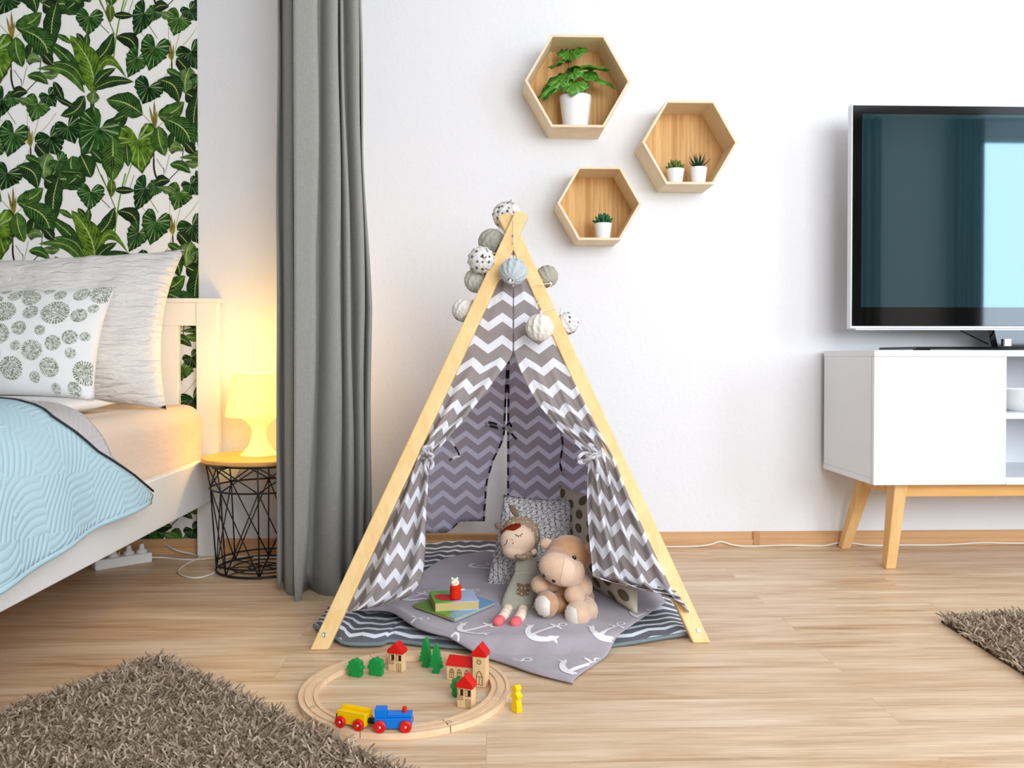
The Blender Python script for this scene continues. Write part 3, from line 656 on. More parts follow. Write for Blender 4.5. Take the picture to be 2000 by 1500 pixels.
for i, (bx, by, bd, tx, ty, td, wd, up) in enumerate(LV): ivy(pt, P1(bx, by, bd), P1(tx, ty, td), wd*1.15, up, .18, i)
for bx, by, bd, ax in ((1115, 106, 0, 1122), (1111, 117, .01, 1118), (1120, 132, 0, 1122), (1140, 148, 0, 1128), (1104, 150, -.01, 1118), (1102, 157, -.02, 1112), (1145, 140, .02, 1130), (1122, 160, -.03, 1124), (1145, 166, .0, 1134)):
    e = P1(bx, by, bd); s0 = Vector((at(ax, 190, Y=py_).x, py_, pz-.01)); m_ = (e+s0)/2+Vector(((e.x-s0.x)*.3, 0, .004))
    MB().tube(spline([s0, m_, e], 5), .0011, 6).build('stem', M['stem'], pt, smooth=True)
def succ(px, H, label, kind_, pyt=330, pyb=357):
    yy = YF+.035; c_ = at(px, pyb, Y=yy); z_ = H[2]+.0005; h_ = at(px, pyt, Y=yy).z-z_; rt_ = at(px+17, pyt, Y=yy).x-c_.x
    rt = root('succulent', label, 'plant', (c_.x, yy, z_)); pot(rt, c_.x, yy, z_, rt_, rt_*.78, h_)
    top = Vector((c_.x, yy, z_+h_-.006))
    def spike(d, L, w_, th, m):
        d = Vector(d).normalized(); s_ = d.orthogonal().normalized(); u_ = d.cross(s_); pts = []; rr = []
        for i in range(6):
            t = i/5; pts.append(top+d*(.004+L*t)+Vector((0, 0, .12*L*t*t))); rr.append(max(.0003, w_*(math.sin(PI*min(1, t*.55+.28)) if th else (1-t)**.8)))
        if th: rr[-1] = w_*.25
        MB().tube(pts, rr, 6).build('leaf', m, rt, smooth=True)
    if kind_ == 'spiky':
        for i in range(17):
            a = i*2.4; e = .25+.75*(i/17); spike((math.cos(a)*e, math.sin(a)*e, 1.25-e*.75), (.046+.010*hsh(i, 1)), .0042, 0, M['aloe'])
    else:
        m = M['jade'] if kind_ == 'jade' else M['aloe2']
        for i in range(20):
            a = i*2.4; e = .2+1.0*(i/20); spike((math.cos(a)*e, math.sin(a)*e, 1.15-e*.75), .030+.005*hsh(i, 2) if kind_ == 'jade' else .036, .0062, 1, m)
M['aloe'] = plain('aloe_dark', (22, 58, 40), .5, .4, .3); M['aloe2'] = plain('rosette_green', (34, 92, 56), .5, .4, .3, 40); M['jade'] = plain('jade_olive', (88, 108, 44), .5, .4, .35, 60)
succ(1319, H2, 'small olive green succulent in a white pot, left one in the right shelf', 'jade', 331, 357)
succ(1364, H2, 'small dark spiky succulent in a white pot, right one in the right shelf', 'spiky', 328, 357)
succ(1178, H3, 'small dark green rosette succulent in a white pot in the lowest shelf', 'rosette', 437, 466)

# ================================================================ TV BENCH + TV
BY0 = 2.63; BY1 = 3.03; bx0 = at(1707, 800, Y=BY0).x; zt_ = at(1707, 684, Y=BY0).z; zb_ = at(1707, 948, Y=BY0).z; bx1 = bx0+1.5
tb = root('tv_bench', 'white low cabinet with an open middle shelf on splayed oak legs', 'cabinet', (bx0+.75, 2.83, 0))
t = .02; xd = at(1967, 800, Y=BY0).x; xr = xd+.52
mb = MB().box((bx0, BY0, zt_-t), (bx1, BY1, zt_)).box((bx0, BY0+.02, zb_), (bx1, BY1, zb_+t)).box((bx0, BY0+.02, zb_+t), (bx0+t, BY1, zt_-t)).box((bx1-t, BY0+.02, zb_+t), (bx1, BY1, zt_-t))
mb.box((bx0, BY1-.006, zb_+t), (bx1, BY1, zt_-t)).box((xd-t, BY0+.02, zb_+t), (xd, BY1, zt_-t)).box((xr, BY0+.02, zb_+t), (xr+t, BY1, zt_-t)); mb.build('carcass', M['white_lam'], tb, bevel=.0015)
MB().box((bx0, BY0, zb_), (xd-.002, BY0+.018, zt_-.0205)).build('door', M['white_lam'], tb, bevel=.002)
MB().box((xr+.002, BY0, zb_), (bx1, BY0+.018, zt_-.0205)).build('door', M['white_lam'], tb, bevel=.002)
MB().box((xd, BY0+.001, zb_), (xr, BY0+.02, zb_+.006)).build('bottom_edge', M['white_lam'], tb)
zs = at(1985, 806, Y=BY0+.03).z; zs0 = at(1985, 818, Y=BY0+.02).z
MB().box((xd, BY0+.015, zs0), (xr, BY1-.006, zs)).build('shelf', M['white_lam'], tb, bevel=.001)
def leg(xt, yt, xb, yb, sx=.021, tw=.024, flip=1):
    zt2 = zb_; bot = [(xb-sx*.8, yb-sx*.8, 0), (xb+sx*.8, yb-sx*.8, 0), (xb+sx*.8, yb+sx*.8, 0), (xb-sx*.8, yb+sx*.8, 0)]
    top = [(xt-sx, yt-sx*1.3, zt2), (xt+sx, yt-sx*1.3, zt2), (xt+sx, yt+sx*1.3, zt2), (xt-sx, yt+sx*1.3, zt2)]
    MB().hexa([Vector(p) for p in bot], [Vector(p) for p in top]).build('leg', M['leg'], tb, bevel=.003)
fx = at(1750, 955, Y=2.70).x; fxb = at(1737, 1114, Y=2.72).x
leg(fx, 2.69, fxb, 2.725-.0); leg(at(1678, 945, Y=2.95).x+.02, 2.93, at(1652, 1070, Y=3.0).x, 3.015)
leg(2*(bx0+.75)-fx, 2.69, 2*(bx0+.75)-fxb, 2.725); leg(2*(bx0+.75)-fx, 2.93, 2*(bx0+.75)-fxb, 3.015)
ry = 2.69
MB().box((fx+.02, ry-.012, zb_-.045), (2*(bx0+.75)-fx-.02, ry+.012, zb_)).build('base_rail', M['pine_x'], tb, bevel=.002)
MB().box((fx+.02, 2.92, zb_-.045), (2*(bx0+.75)-fx-.02, 2.944, zb_)).build('base_rail', M['pine_x'], tb, bevel=.002)
MB().box((fx-.012, 2.715, zb_-.045), (fx+.012, 2.905, zb_)).build('base_rail', M['pine_x'], tb, bevel=.002)
MB().box((2*(bx0+.75)-fx-.012, 2.715, zb_-.045), (2*(bx0+.75)-fx+.012, 2.905, zb_)).build('base_rail', M['pine_x'], tb, bevel=.002)
# patterned bowl
bwx = at(2020, 800, Y=2.74).x; bh = at(1990, 762, Y=2.68).z-zs
bw = root('bowl', 'white oval dish with green leaf print on the cabinet shelf', 'bowl', (bwx, 2.76, zs+.0005))
MB().lathe([(0, 0), (.075, 0), (.088, .012), (.092, .03), (.093, bh), (.090, bh), (.086, .014), (0, .008)], 48, Matrix.Translation((bwx, 2.76, zs+.0005))).build('dish', M['white_pot'], bw, smooth=True, weld=True, auto=40)
mb = MB()
for a_, z_, s_ in ((-2.2, .035, .016), (-1.95, .02, .013), (-1.65, .035, .016), (-1.3, .022, .014)):
    vv = []
    for i in range(14):
        b_ = 2*PI*i/14; r_ = s_*(1 if i % 2 else .55); aa = a_+r_*math.cos(b_)/.093; vv.append(Vector((bwx+.0935*math.cos(aa), 2.76+.0935*math.sin(aa), zs+z_+r_*math.sin(b_))))
    mb.add(vv, [tuple(range(13, -1, -1))])
mb.build('leaf_print', M['green'] if False else M['plant'], bw)
# television
TVY = 2.85; tx0 = at(1662, 400, Y=TVY).x; tz0 = at(1662, 642, Y=TVY).z; tz1 = at(1662, 203, Y=TVY).z; tx1 = tx0+1.33; txc = (tx0+tx1)/2
tv = root('television', 'large flat television with silver edge standing on the white cabinet', 'television', (txc, 2.87, zt_))
MB().box((tx0, TVY, tz0), (tx1, TVY+.03, tz1)).build('housing', M['silver'], tv, bevel=.003)
MB().box((tx0+.25, TVY+.03, tz0+.1), (tx1-.25, TVY+.06, tz1-.15)).build('rear_cover', M['black'], tv, bevel=.01)
k = mat('glossy_bezel', (3, 3, 4), .04, .5); M['bez'] = k.m
MB().box((tx0+.005, TVY-.003, tz0+.009), (tx1-.005, TVY, tz1-.005)).build('bezel', M['bez'], tv, bevel=.001)
k = mat('screen_glass', (20, 44, 50), .03, .6); k.p.inputs['Specular Tint'].default_value = (.66, .90, 1, 1); k.p.inputs['IOR'].default_value = 1.75; M['screen'] = k.m
sx0 = at(1682, 400, Y=TVY).x; sz0 = at(1700, 600, Y=TVY).z; sz1 = at(1700, 223, Y=TVY).z
MB().box((sx0, TVY-.0036, sz0), (tx1-(sx0-tx0), TVY-.003, sz1)).build('screen', M['screen'], tv)
MB().box((tx0+.02, TVY-.001, tz0-.004), (tx1-.02, TVY+.02, tz0)).build('lower_trim', M['metal'], tv)
sxx = at(1780, 679, Y=2.75).x
mb = MB().box((sxx, 2.72, zt_+.004), (2*txc-sxx, 2.98, zt_+.012)); mb.box((sxx+.02, 2.74, zt_), (sxx+.06, 2.78, zt_+.004)); mb.box((2*txc-sxx-.06, 2.74, zt_), (2*txc-sxx-.02, 2.78, zt_+.004)); mb.build('stand_base', M['bez'], tv, bevel=.0015)
nx = at(1936, 660, Y=2.87).x
mb = MB().hexa([Vector(p) for p in ((nx+.02, 2.862, zt_+.012), (2*txc-nx-.02, 2.862, zt_+.012), (2*txc-nx-.02, 2.90, zt_+.012), (nx+.02, 2.90, zt_+.012))], [Vector(p) for p in ((nx, 2.862, tz0+.02), (2*txc-nx, 2.862, tz0+.02), (2*txc-nx, 2.90, tz0+.02), (nx, 2.90, tz0+.02))])
mb.build('stand_neck', M['bez'], tv)
MB().tube([at(1875, 645, Y=2.93), at(1930, 672, Y=2.93)], .0025, 6).build('tv_cable', M['black'], tv)
MB().box((at(1963, 670, Y=2.85).x, 2.852, at(1963, 676, Y=2.86).z), (at(1976, 670, Y=2.85).x, 2.862, at(1963, 662, Y=2.86).z)).build('sticker', M['white_pl'], tv)
# cable along the skirting
sc_ = [(1290, 1071), (1351, 1070.5), (1385, 1064), (1407, 1058), (1430, 1064), (1455, 1069), (1490, 1069), (1536, 1065), (1587, 1070), (1612, 1069), (1639, 1060), (1665, 1061), (1700, 1067), (1770, 1065), (1850, 1064), (1920, 1060), (2000, 1061)]
pts = []
for a, b in sc_:
    p = at(a, b, Y=3.036); p.z = max(p.z, .0035); pts.append(p)
pts += [(2.6, 3.035, .004), (3.4, 3.035, .004)]
cable('white_cable', pts, .0032, 'white cable running along the skirting board right of the tent')
k = mat('mid_wall_cable', (236, 230, 214))
# ================================================================ PLAY TENT
FZ = 1.042; FSL = (2.42-2.003)/FZ
def onf(px, py, off=0.0):
    """point of the leaning front frame plane Y = 2.003 + z*FSL (+off)"""
    d = ray(px, py); t = (2.003+off+FSL*CAM.z)/(d.y-FSL*d.z); return CAM+d*t
tent = root('play_tent', 'grey chevron fabric play tent on crossed pine slats', 'tent', (.06, 2.45, 0))
FN = Vector((0, -1, FSL)).normalized()
def slat(p, q, w_=.040, th=.018, nrm=FN, off=0, flat=True, m='pine', name='pole'):
    d = (q-p).normalized(); s_ = d.cross(nrm).normalized(); n_ = s_.cross(d).normalized()
    if n_.dot(nrm) < 0: n_ = -n_
    p = p+n_*off; q = q+n_*off
    bot = [p+s_*w_/2, p-s_*w_/2, p-s_*w_/2-n_*th, p+s_*w_/2-n_*th]; top = [x+(q-p) for x in bot]
    if flat:
        for v_ in bot: 
            k_ = (0.0005-v_.z)/d.z; v_ += d*k_
    return MB().hexa(bot, top).build(name, M[m], tent, bevel=.003)
fl_b = onf(624, 1268); fl_t = onf(1020, 416); fr_b = onf(1375, 1257); fr_t = onf(985, 413)
p_l = slat(fl_b, fl_t, off=.004); p_r = slat(fr_b, fr_t, off=-.0145)
BXL = fl_b.x+.01; BXR = fr_b.x-.01; BYY = 2.93
apex = onf(1003, 463); BN = Vector((0, 1, .5)).normalized()
bk = apex+Vector((0, .045, 0))
for sx_, bx_ in ((-1, BXL), (1, BXR)):
    b_ = Vector((bx_, BYY, 0)); d = (bk-b_); slat(b_, b_+d*(.985), nrm=BN, off=(.004 if sx_ < 0 else -.0145))
# bolts
sc1 = apex+FN*.006
Mq = Matrix.Translation(sc1) @ FN.to_track_quat('Z', 'Y').to_matrix().to_4x4()
MB().lathe([(0, .003), (.004, .003), (.005, 0), (.005, -.004)], 16, Mq).build('bolt', M['metal'], tent, smooth=True)
for q_ in ((634, 1240), (1367, 1230)):
    Mq = Matrix.Translation(onf(*q_)+FN*(.0045 if q_[0] < 1000 else -.014)) @ FN.to_track_quat('Z', 'Y').to_matrix().to_4x4()
    MB().lathe([(0, .001), (.0035, .001), (.005, .002), (.006, 0), (.006, -.004)], 16, Mq).build('bolt', M['metal'], tent, smooth=True)
M['chev'] = chevron('chevron_fabric', (168, 157, 155), (250, 249, 253), trans=.32, ph=-.364); M['chev_in'] = chevron('chevron_fabric_reverse_lightened', (196, 188, 198), (236, 234, 246), trans=.5, lam=.0785, P=.0486)  # reverse side: paler lavender colour stands in for the light inside the tent
M['chev_d'] = chevron('chevron_binding', (62, 54, 66), (214, 210, 220), lam=10, P=.05, amp=0, frac=.42)
M['mat_f'] = chevron('mat_chevron', (104, 104, 110), (232, 236, 242), lam=.085, P=.05, amp=.014, frac=.36, trans=0)
def polex(side, py): # centre line of each front slat
    return 624+(1268-py)*.4648 if side < 0 else 985+(py-413)*.4621
LI = [(480, 1002), (690, 1001), (705, 994), (740, 968), (780, 938), (820, 906), (850, 880), (875, 858), (890, 843), (905, 838), (950, 836), (1000, 833), (1060, 831), (1100, 829), (1150, 822), (1185, 798), (1200, 770)]
RI = [(480, 1003), (690, 1004), (720, 1015), (744, 1026), (788, 1050), (836, 1090), (870, 1128), (885, 1143), (900, 1150), (934, 1147), (990, 1147), (1040, 1150), (1100, 1156), (1148, 1158), (1172, 1200), (1200, 1320)]
def flap(side, tab, name, nf, ybot, botfn):
    rows_ = [480+i*9 for i in range(int((ybot-480)/9)+1)]; nC = 44
    pts = []; uvs = []; vin = vout = 0; pi = po_ = None
    for py in rows_:
        xo = polex(side, py); xi = interp(tab, py); t_split = max(0, min(1, (py-690)/190)); below = max(0, (py-890)/300)
        tie = math.exp(-((py-890)/26)**2)
        uw = abs(polex(side, py)-1003)/F*2.25
        pin = onf(xi, py); pout = onf(xo, py)
        if pi is not None: vin += (pin-pi).length; vout += (pout-po_).length*.93
        pi = pin; po_ = pout
        for c_ in range(nC+1):
            s = c_/nC
            amp = t_split*.013*(1-tie*.55)+.008*min(1, below*2)
            sp = s*nf*2*PI+side*.8+.6*math.sin(py*.012)
            off = amp*(math.sin(sp)+.35*math.sin(sp*2.1+1.3))+.022-.010*below*s
            off += (vn(s*6, py*.03, 9)-.5)*.006
            # lower panel curls away from the pole towards the inner edge
            if below > 0: off -= .02*min(1, below*1.5)*math.sin(PI*s)
            off += -tie*.018*s
            # fold bunching: compress x
            ss = s+t_split*.05*math.sin(sp)*s*(1-s)*2
            yb_ = py
            if py > 1100: yb_ = 1100+(py-1100)*(botfn(s)-1100)/(ybot-1100)
            px = xo+(xi-xo)*ss
            pts.append(onf(px, yb_, off)); uvs.append(((1-s)*uw, -(vout+(vin-vout)*s)))
    mb = MB(); w_ = nC+1
    mb.add(pts, [(r_*w_+c_, r_*w_+c_+1, (r_+1)*w_+c_+1, (r_+1)*w_+c_) for r_ in range(len(rows_)-1) for c_ in range(nC)], 0, uvs)
    o = mb.build(name, M['chev'], tent, smooth=True, solid=.0012)
    inner = [pts[r_*w_+nC] for r_ in range(len(rows_))]; outer = [pts[r_*w_] for r_ in range(len(rows_))]
    return o, inner, outer
fo, fin, fout = flap(-1, LI, 'door_flap', 2.0, 1200, lambda s: 1202-26*s)
fo['label'] = 'left door flap tied back to the slat'
fo2, fin2, fout2 = flap(1, RI, 'door_flap', 3.4, 1200, lambda s: 1204-50*s**.8)
fo2['label'] = 'right door flap gathered and tied back'
# bindings
def binding(pts, m='chev_d', r=.0028, name='edge_binding'):
    n = len(pts); mb = MB(); vs = []; uv = []; L = 0
    for i, p in enumerate(pts):
        if i: L += (p-pts[i-1]).length
        for j in range(6): a = j*PI/3; vs.append(p+Vector((math.cos(a)*r, math.sin(a)*r, 0))); uv.append((0, L))
    mb.add(vs, [(i*6+j, i*6+(j+1) % 6, (i+1)*6+(j+1) % 6, (i+1)*6+j) for i in range(n-1) for j in range(6)], 0, uv); mb.build(name, M[m], tent, smooth=True)
binding(fout[8:]); binding([p+Vector((.012, 0, 0)) if False else p for p in fout2[8:]])
# back panel: plane from the apex down to the rear feet
BSL = (BYY-.03-(2.42+.05))/FZ
def onb(px, py, off=0):
    d = ray(px, py); Yb0 = BYY-.03+off; t = (Yb0-BSL*CAM.z)/(d.y+BSL*d.z); return CAM+d*t
def back_edge(side, z):  # world x of the rear slats at height z
    t = z/FZ; return (BXL if side < 0 else BXR)*(1-t)+apex.x*t
LB = [(560, 992), (690, 992), (850, 984), (870, 977), (900, 962), (942, 950), (1000, 946), (1022, 945)]
RB = [(560, 992), (700, 993), (1060, 992)]
def backflap(side, tab, y1, bot, nm, n=40):
    pts = []; uvs = []; nr = 50; nc = 22
    for r_ in range(nr+1):
        py = 560+(y1-560)*r_/nr
        for c_ in range(nc+1):
            s = c_/nc; xi = interp(tab, py); pin = onb(xi, py); xo = back_edge(side, pin.z)
            yy = py if py < 960 else 960+(py-960)*(bot(s)-960)/(y1-960)
            pin2 = onb(xi, yy, .004*math.sin(s*9+py*.01)+.004*vn(s*5, py*.02, 4)); x = xo+(pin2.x-xo)*s
            pts.append(Vector((x, pin2.y, pin2.z))); uvs.append((x-.0905, -yy/F*2.75))
    w_ = nc+1; mb = MB().add(pts, [(a*w_+b, a*w_+b+1, (a+1)*w_+b+1, (a+1)*w_+b) for a in range(nr) for b in range(nc)], 0, uvs)
    mb.build(nm, M['chev_in'], tent, smooth=True, solid=.001)
    return [pts[a*w_+nc] for a in range(nr+1)], [pts[nr*w_+b] for b in range(w_)]
i1, b1 = backflap(-1, LB, 1022, lambda s: 1040 if s < .62 else (1040-22*min(1, (s-.62)/.12)), 'back_panel')
i2, b2 = backflap(1, RB, 1062, lambda s: 1062, 'back_panel')
binding(i1, r=.0035); binding(i2, r=.0035); binding(b1, r=.003)
# side panels between front and rear slats
for side in (-1, 1):
    fb = fl_b if side < 0 else fr_b; bb = Vector((BXL if side < 0 else BXR, BYY-.02, 0)); ap = apex+Vector((0, .03, -.02))
    def sp(u, v, fb=fb, bb=bb, side=side, ap=ap):
        t = v*.93; a = ap.lerp(Vector((fb.x, fb.y+.03, 0)), t); b = ap.lerp(bb, t); p = a.lerp(b, u); p.x -= side*(.014+.012*math.sin(PI*u)*v); return p
    mb = MB(); mb.grid(sp, 24, 40, 0, lambda u, v: ((u-.5)*.93*v, -v*1.15)); mb.build('side_panel', M['chev_in'], tent, smooth=True, solid=.001)
# ties
def ribbon(pts, w_=.007, m='chev_d', name='tie', dirv=None):
    pts = spline(pts, 5); mb = MB(); vs = []; uv = []; L = 0
    for i, p in enumerate(pts):
        d = (pts[min(i+1, len(pts)-1)]-pts[max(i-1, 0)]).normalized(); s_ = d.cross(Vector((.2, 1, .1))).normalized()
        if i: L += (p-pts[i-1]).length
        vs += [p-s_*w_/2, p+s_*w_/2]; uv += [(0, L), (1, L)]
    mb.add(vs, [(2*i, 2*i+1, 2*i+3, 2*i+2) for i in range(len(pts)-1)], 0, uv); mb.build(name, M[m], tent, smooth=True, solid=.0012)
B_ = lambda x, y, o=-.012: onb(x, y, o)
ribbon([B_(985, 839), B_(965, 834), B_(951, 829), B_(953, 825), B_(968, 828), B_(985, 838)]); ribbon([B_(990, 838), B_(1000, 848), B_(1009, 858)]); ribbon([B_(986, 838), B_(998, 834), B_(994, 826), B_(987, 837)])
ribbon([B_(1095, 842), B_(1099, 870), B_(1094, 905), B_(1101, 930)], .006)
ribbon([onf(878, 860, .05), onf(890, 875, .06), onf(897, 890, .06), onf(888, 893, .06), onf(877, 899, .06)], .005)
Fr = lambda x, y, o=-.012: onf(x, y, o)
M['tie_l'] = M['chev_d']
for P_, o_ in (([(822, 887), (833, 884), (846, 890), (838, 898), (824, 895)], -.008), ([(836, 890), (826, 876), (838, 872), (844, 884)], -.01), ([(836, 892), (846, 905), (840, 918)], -.012), ([(834, 895), (830, 912), (836, 930)], -.012)):
    ribbon([Fr(x, y, o_) for x, y in P_], .008, 'chev')
for P_, o_ in (([(1140, 884), (1158, 889), (1174, 882)], -.018), ([(1142, 890), (1158, 894), (1176, 887)], -.02), ([(1156, 886), (1138, 886), (1130, 897), (1144, 900), (1156, 890)], -.022), ([(1150, 892), (1140, 903), (1128, 902)], -.02), ([(1160, 888), (1168, 905), (1166, 925)], -.02), ([(1160, 884), (1150, 868), (1160, 872)], -.02)):
    ribbon([Fr(x, y, o_) for x, y in P_], .009, 'chev')
# ---------------- paper lanterns and their string
def dots(name, base, dot, sc=85):
    k = mat(name, base, .85, .1, trans=.2); vo = k.new('ShaderNodeTexVoronoi'); k.link(k.coord(), vo.inputs['Vector']); vo.inputs['Scale'].default_value = sc; vo.inputs['Randomness'].default_value = .45
    setcol(k, k.mix(k.math('LESS_THAN', vo.outputs['Distance'], .30), rgb(base), rgb(dot))); return k.m
M['pap_dot'] = dots('paper_dotted', (244, 242, 238), (120, 108, 100), 66); M['pap_white'] = plain('paper_white', (246, 240, 230), .85, .1, .01, trans=.2)
M['pap_grey'] = plain('paper_warm_grey', (190, 186, 172), .85, .1, .02, trans=.2); M['pap_blue'] = plain('paper_blue_grey', (206, 215, 218), .85, .1, .02, trans=.2); M['pap_pale'] = plain('paper_pale_grey', (222, 218, 206), .85, .1, .02, trans=.2)
def lantern(px, py, rpx, m, off, rot, label, np_=12):
    d_ = onf(px, py, off); r_ = rpx/F*d_.y; q_ = Euler(rot).to_matrix(); mb = MB(); n = np_*2; mlat = 10
    vs = []
    for i in range(mlat+1):
        th = PI*(.06+.88*i/mlat); 
        for j in range(n):
            a = 2*PI*(j+(.5 if i % 2 else 0)*0)/n; inr = 1 if j % 2 == 0 else (.87 if i not in (0, mlat) else .85)
            if i % 2: inr = .97 if j % 2 == 0 else .91
            rr = r_*inr; vs.append(d_+q_ @ Vector((rr*math.sin(th)*math.cos(a), rr*math.sin(th)*math.sin(a), r_*.97*math.cos(th))))
    fs = [(i*n+j, (i+1)*n+j, (i+1)*n+(j+1) % n, i*n+(j+1) % n) for i in range(mlat) for j in range(n)]
    mb.add(vs, fs); rt = root('paper_lantern', label, 'lantern', d_, 'paper ball lanterns on the string round the tent top')
    mb.build('paper_ball', M[m], rt, solid=.0004)
    tp = d_+q_ @ Vector((0, 0, r_*.98)); MB().tube([d_+q_ @ Vector((0, 0, r_*.7)), d_+q_ @ Vector((0, 0, r_*1.18))], .004, 8).build('bulb_socket', M['white_pl'], rt)
    return d_+q_ @ Vector((0, 0, r_*1.18))
LN = [(990, 421, 29, 'pap_dot', .075, (.5, .3, 0), 'white dotted paper lantern behind the crossed slat tops, topmost of the string'),
 (961, 474, 28, 'pap_grey', .07, (.3, .5, 0), 'dark grey paper lantern just below the slat crossing on the left'),
 (940, 508, 28, 'pap_dot', -.01, (1.3, .9, 0), 'white dotted paper lantern left of the tent slat, over two grey ones'),
 (931, 548, 25, 'pap_pale', .06, (.2, .4, 0), 'pale grey plain paper lantern left of the tent, below the dotted one'),
 (906, 606, 24, 'pap_white', .045, (-.3, .7, 0), 'cream paper lantern farthest left and lowest on the left slat'),
 (1003, 530, 28, 'pap_blue', -.05, (2.4, .35, 0), 'light blue grey paper lantern hanging between the slats below the crossing'),
 (1068, 540, 23, 'pap_grey', .05, (2.3, -.4, 0), 'grey paper lantern just right of the right slat'),
 (1054, 640, 28, 'pap_white', -.055, (-.12, .1, 0), 'cream pleated paper lantern hanging in front of the right slat'),
 (1108, 632, 23, 'pap_dot', .055, (.3, -.6, 0), 'white dotted paper lantern behind the right slat, lowest on the right')]
socks = [lantern(*l) for l in LN]
strg = [socks[0], onf(1003, 440, -.012), onf(1003, 470, -.014), onf(1000, 490, .03), socks[1], onf(975, 490, .03), socks[2], onf(960, 540, .035), socks[3], onf(930, 590, .03), socks[4]]
str2 = [onf(1003, 465, -.016), onf(1004, 480, -.02), onf(1012, 497, -.03), socks[5], onf(1030, 540, -.02), onf(1050, 555, -.018), socks[6], onf(1062, 575, .03), onf(1047, 600, -.02), socks[7], onf(1070, 605, -.016), onf(1095, 600, .02), socks[8]]
MB().tube(spline(strg, 6), .0012, 6).tube(spline(str2, 6), .0012, 6).build('light_string', M['cable'], smooth=True, cat='string', label='thin pale cord of the paper lanterns wound round the slat crossing')
# ================================================================ MAT, BLANKET
def coons(eb, et, el, er, u, v):
    def ev(e, t):
        n = len(e)-1; x = t*n; i = min(int(x), n-1); return Vector(e[i]).lerp(Vector(e[i+1]), x-i)
    return ev(eb, u)*(1-v)+ev(et, u)*v+ev(el, v)*(1-u)+ev(er, v)*u-(Vector(e_c(eb, 0))*(1-u)*(1-v)+Vector(e_c(eb, 1))*u*(1-v)+Vector(e_c(et, 0))*(1-u)*v+Vector(e_c(et, 1))*u*v)
def e_c(e, t): return e[0] if t == 0 else e[-1]
f0 = lambda px, py: at(px, py, Z=.004)
def sm(e, n=6): return spline([Vector(p) for p in e], n)
meb = sm([f0(614, 1226), f0(650, 1250), f0(680, 1262), f0(742, 1262), f0(770, 1256), f0(900, 1268), f0(1080, 1268), f0(1200, 1262), f0(1290, 1250), f0(1352, 1240)])
met = sm([f0(752, 1066)+Vector((0, -.01, 0)), f0(830, 1072), f0(900, 1070), f0(960, 1068), f0(1080, 1074), f0(1225, 1078)])
mel = sm([meb[0], f0(680, 1140), met[0]]); mer = sm([meb[-1], f0(1290, 1150), met[-1]])
def mat_h(x, y):
    e = 1
    return .008+.012*vn(x*7, y*9, 2)+.006*vn(x*18, y*22, 5)
def matP(u, v):
    p = coons(meb, met, mel, mer, u, v); ed = min(1, min(u, 1-u)*16, min(v, 1-v)*16)
    front = math.exp(-((u-.13)/.05)**2)*math.exp(-v*6)*.018+(.035*math.exp(-((v-1)/.08)**2)*(vn(u*9, 1, 8)))
    p.z = .003+(mat_h(p.x, p.y)+front)*(.25+.75*ed); return p
mb = MB(); mb.grid(matP, 70, 60, 0, lambda u, v: (u*.98+v*.02, v*.95+.03*vn(u*4, v*4, 1))); 
flr = mb.build('floor_mat', M['mat_f'], smooth=True, solid=.003, cat='mat', label='dark grey and white chevron mat under the blanket inside the tent')
edge = [matP(i/60, 0) for i in range(61)]; WL[flr.name] = Vector((0, 0, 0))
MB().tube([p+Vector((0, 0, .001)) for p in edge], .005, 8).build('edge_binding', plain('mat_binding', (122, 134, 136), .8), flr, smooth=True)
A = f0(690, 1204); Bq = f0(1120, 1336); Cq = f0(1300, 1199); Dq = at(948, 1092, Z=.01)
bf = sm([A, f0(700, 1217), f0(762, 1220), f0(812, 1252), f0(880, 1272), f0(960, 1290), f0(1040, 1317), Bq]); bb_ = sm([Dq, f0(1110, 1120), f0(1250, 1150), Cq])
bl_ = sm([A, f0(745, 1180), f0(808, 1152), f0(866, 1112), Dq]); br_ = sm([Bq, f0(1128, 1322), f0(1200, 1272), f0(1250, 1234), Cq])
def blP(u, v, off=0):
    p = coons(bf, bb_, bl_, br_, u, v); inm = max(0, min(1, (p.y-1.925)/.05)); ed = min(1, min(u, 1-u, v, 1-v)*22)
    wr = .006*vn(u*6+v*3, v*5, 11)+.004*vn(u*15, v*13-u*5, 12)+.006*math.exp(-((v-.04)/.03)**2)
    p.z = .004+inm*.031+wr*(.3+.7*ed)+off; return p
k = mat('fleece', (172, 162, 168), .95, .05, sheen=.3); v = k.coord(); setcol(k, k.mix(k.noise(v, 14, 4), rgb((158, 146, 152)), rgb((186, 178, 186)))); k.bump(k.noise(v, 220, 3), .25, .003); M['fleece'] = k.m
M['anchor'] = plain('fleece_print', (240, 238, 240), .95, .05)
mb = MB(); mb.grid(blP, 90, 60, 0)
blk = mb.build('blanket', M['fleece'], smooth=True, solid=.004, cat='blanket', label='grey fleece blanket with white anchors spread out of the tent onto the floor'); WL[blk.name] = Vector((0, 0, 0))
bvB = BVHTree.FromPolygons([tuple(v_) for v_ in mb.v], [tuple(f) for f in mb.f])
def drape(x, y, off=.0035):
    h, n_, i_, d_ = bvB.ray_cast(Vector((x, y, .5)), Vector((0, 0, -1))); return None if h is None else h+Vector((0, 0, off))
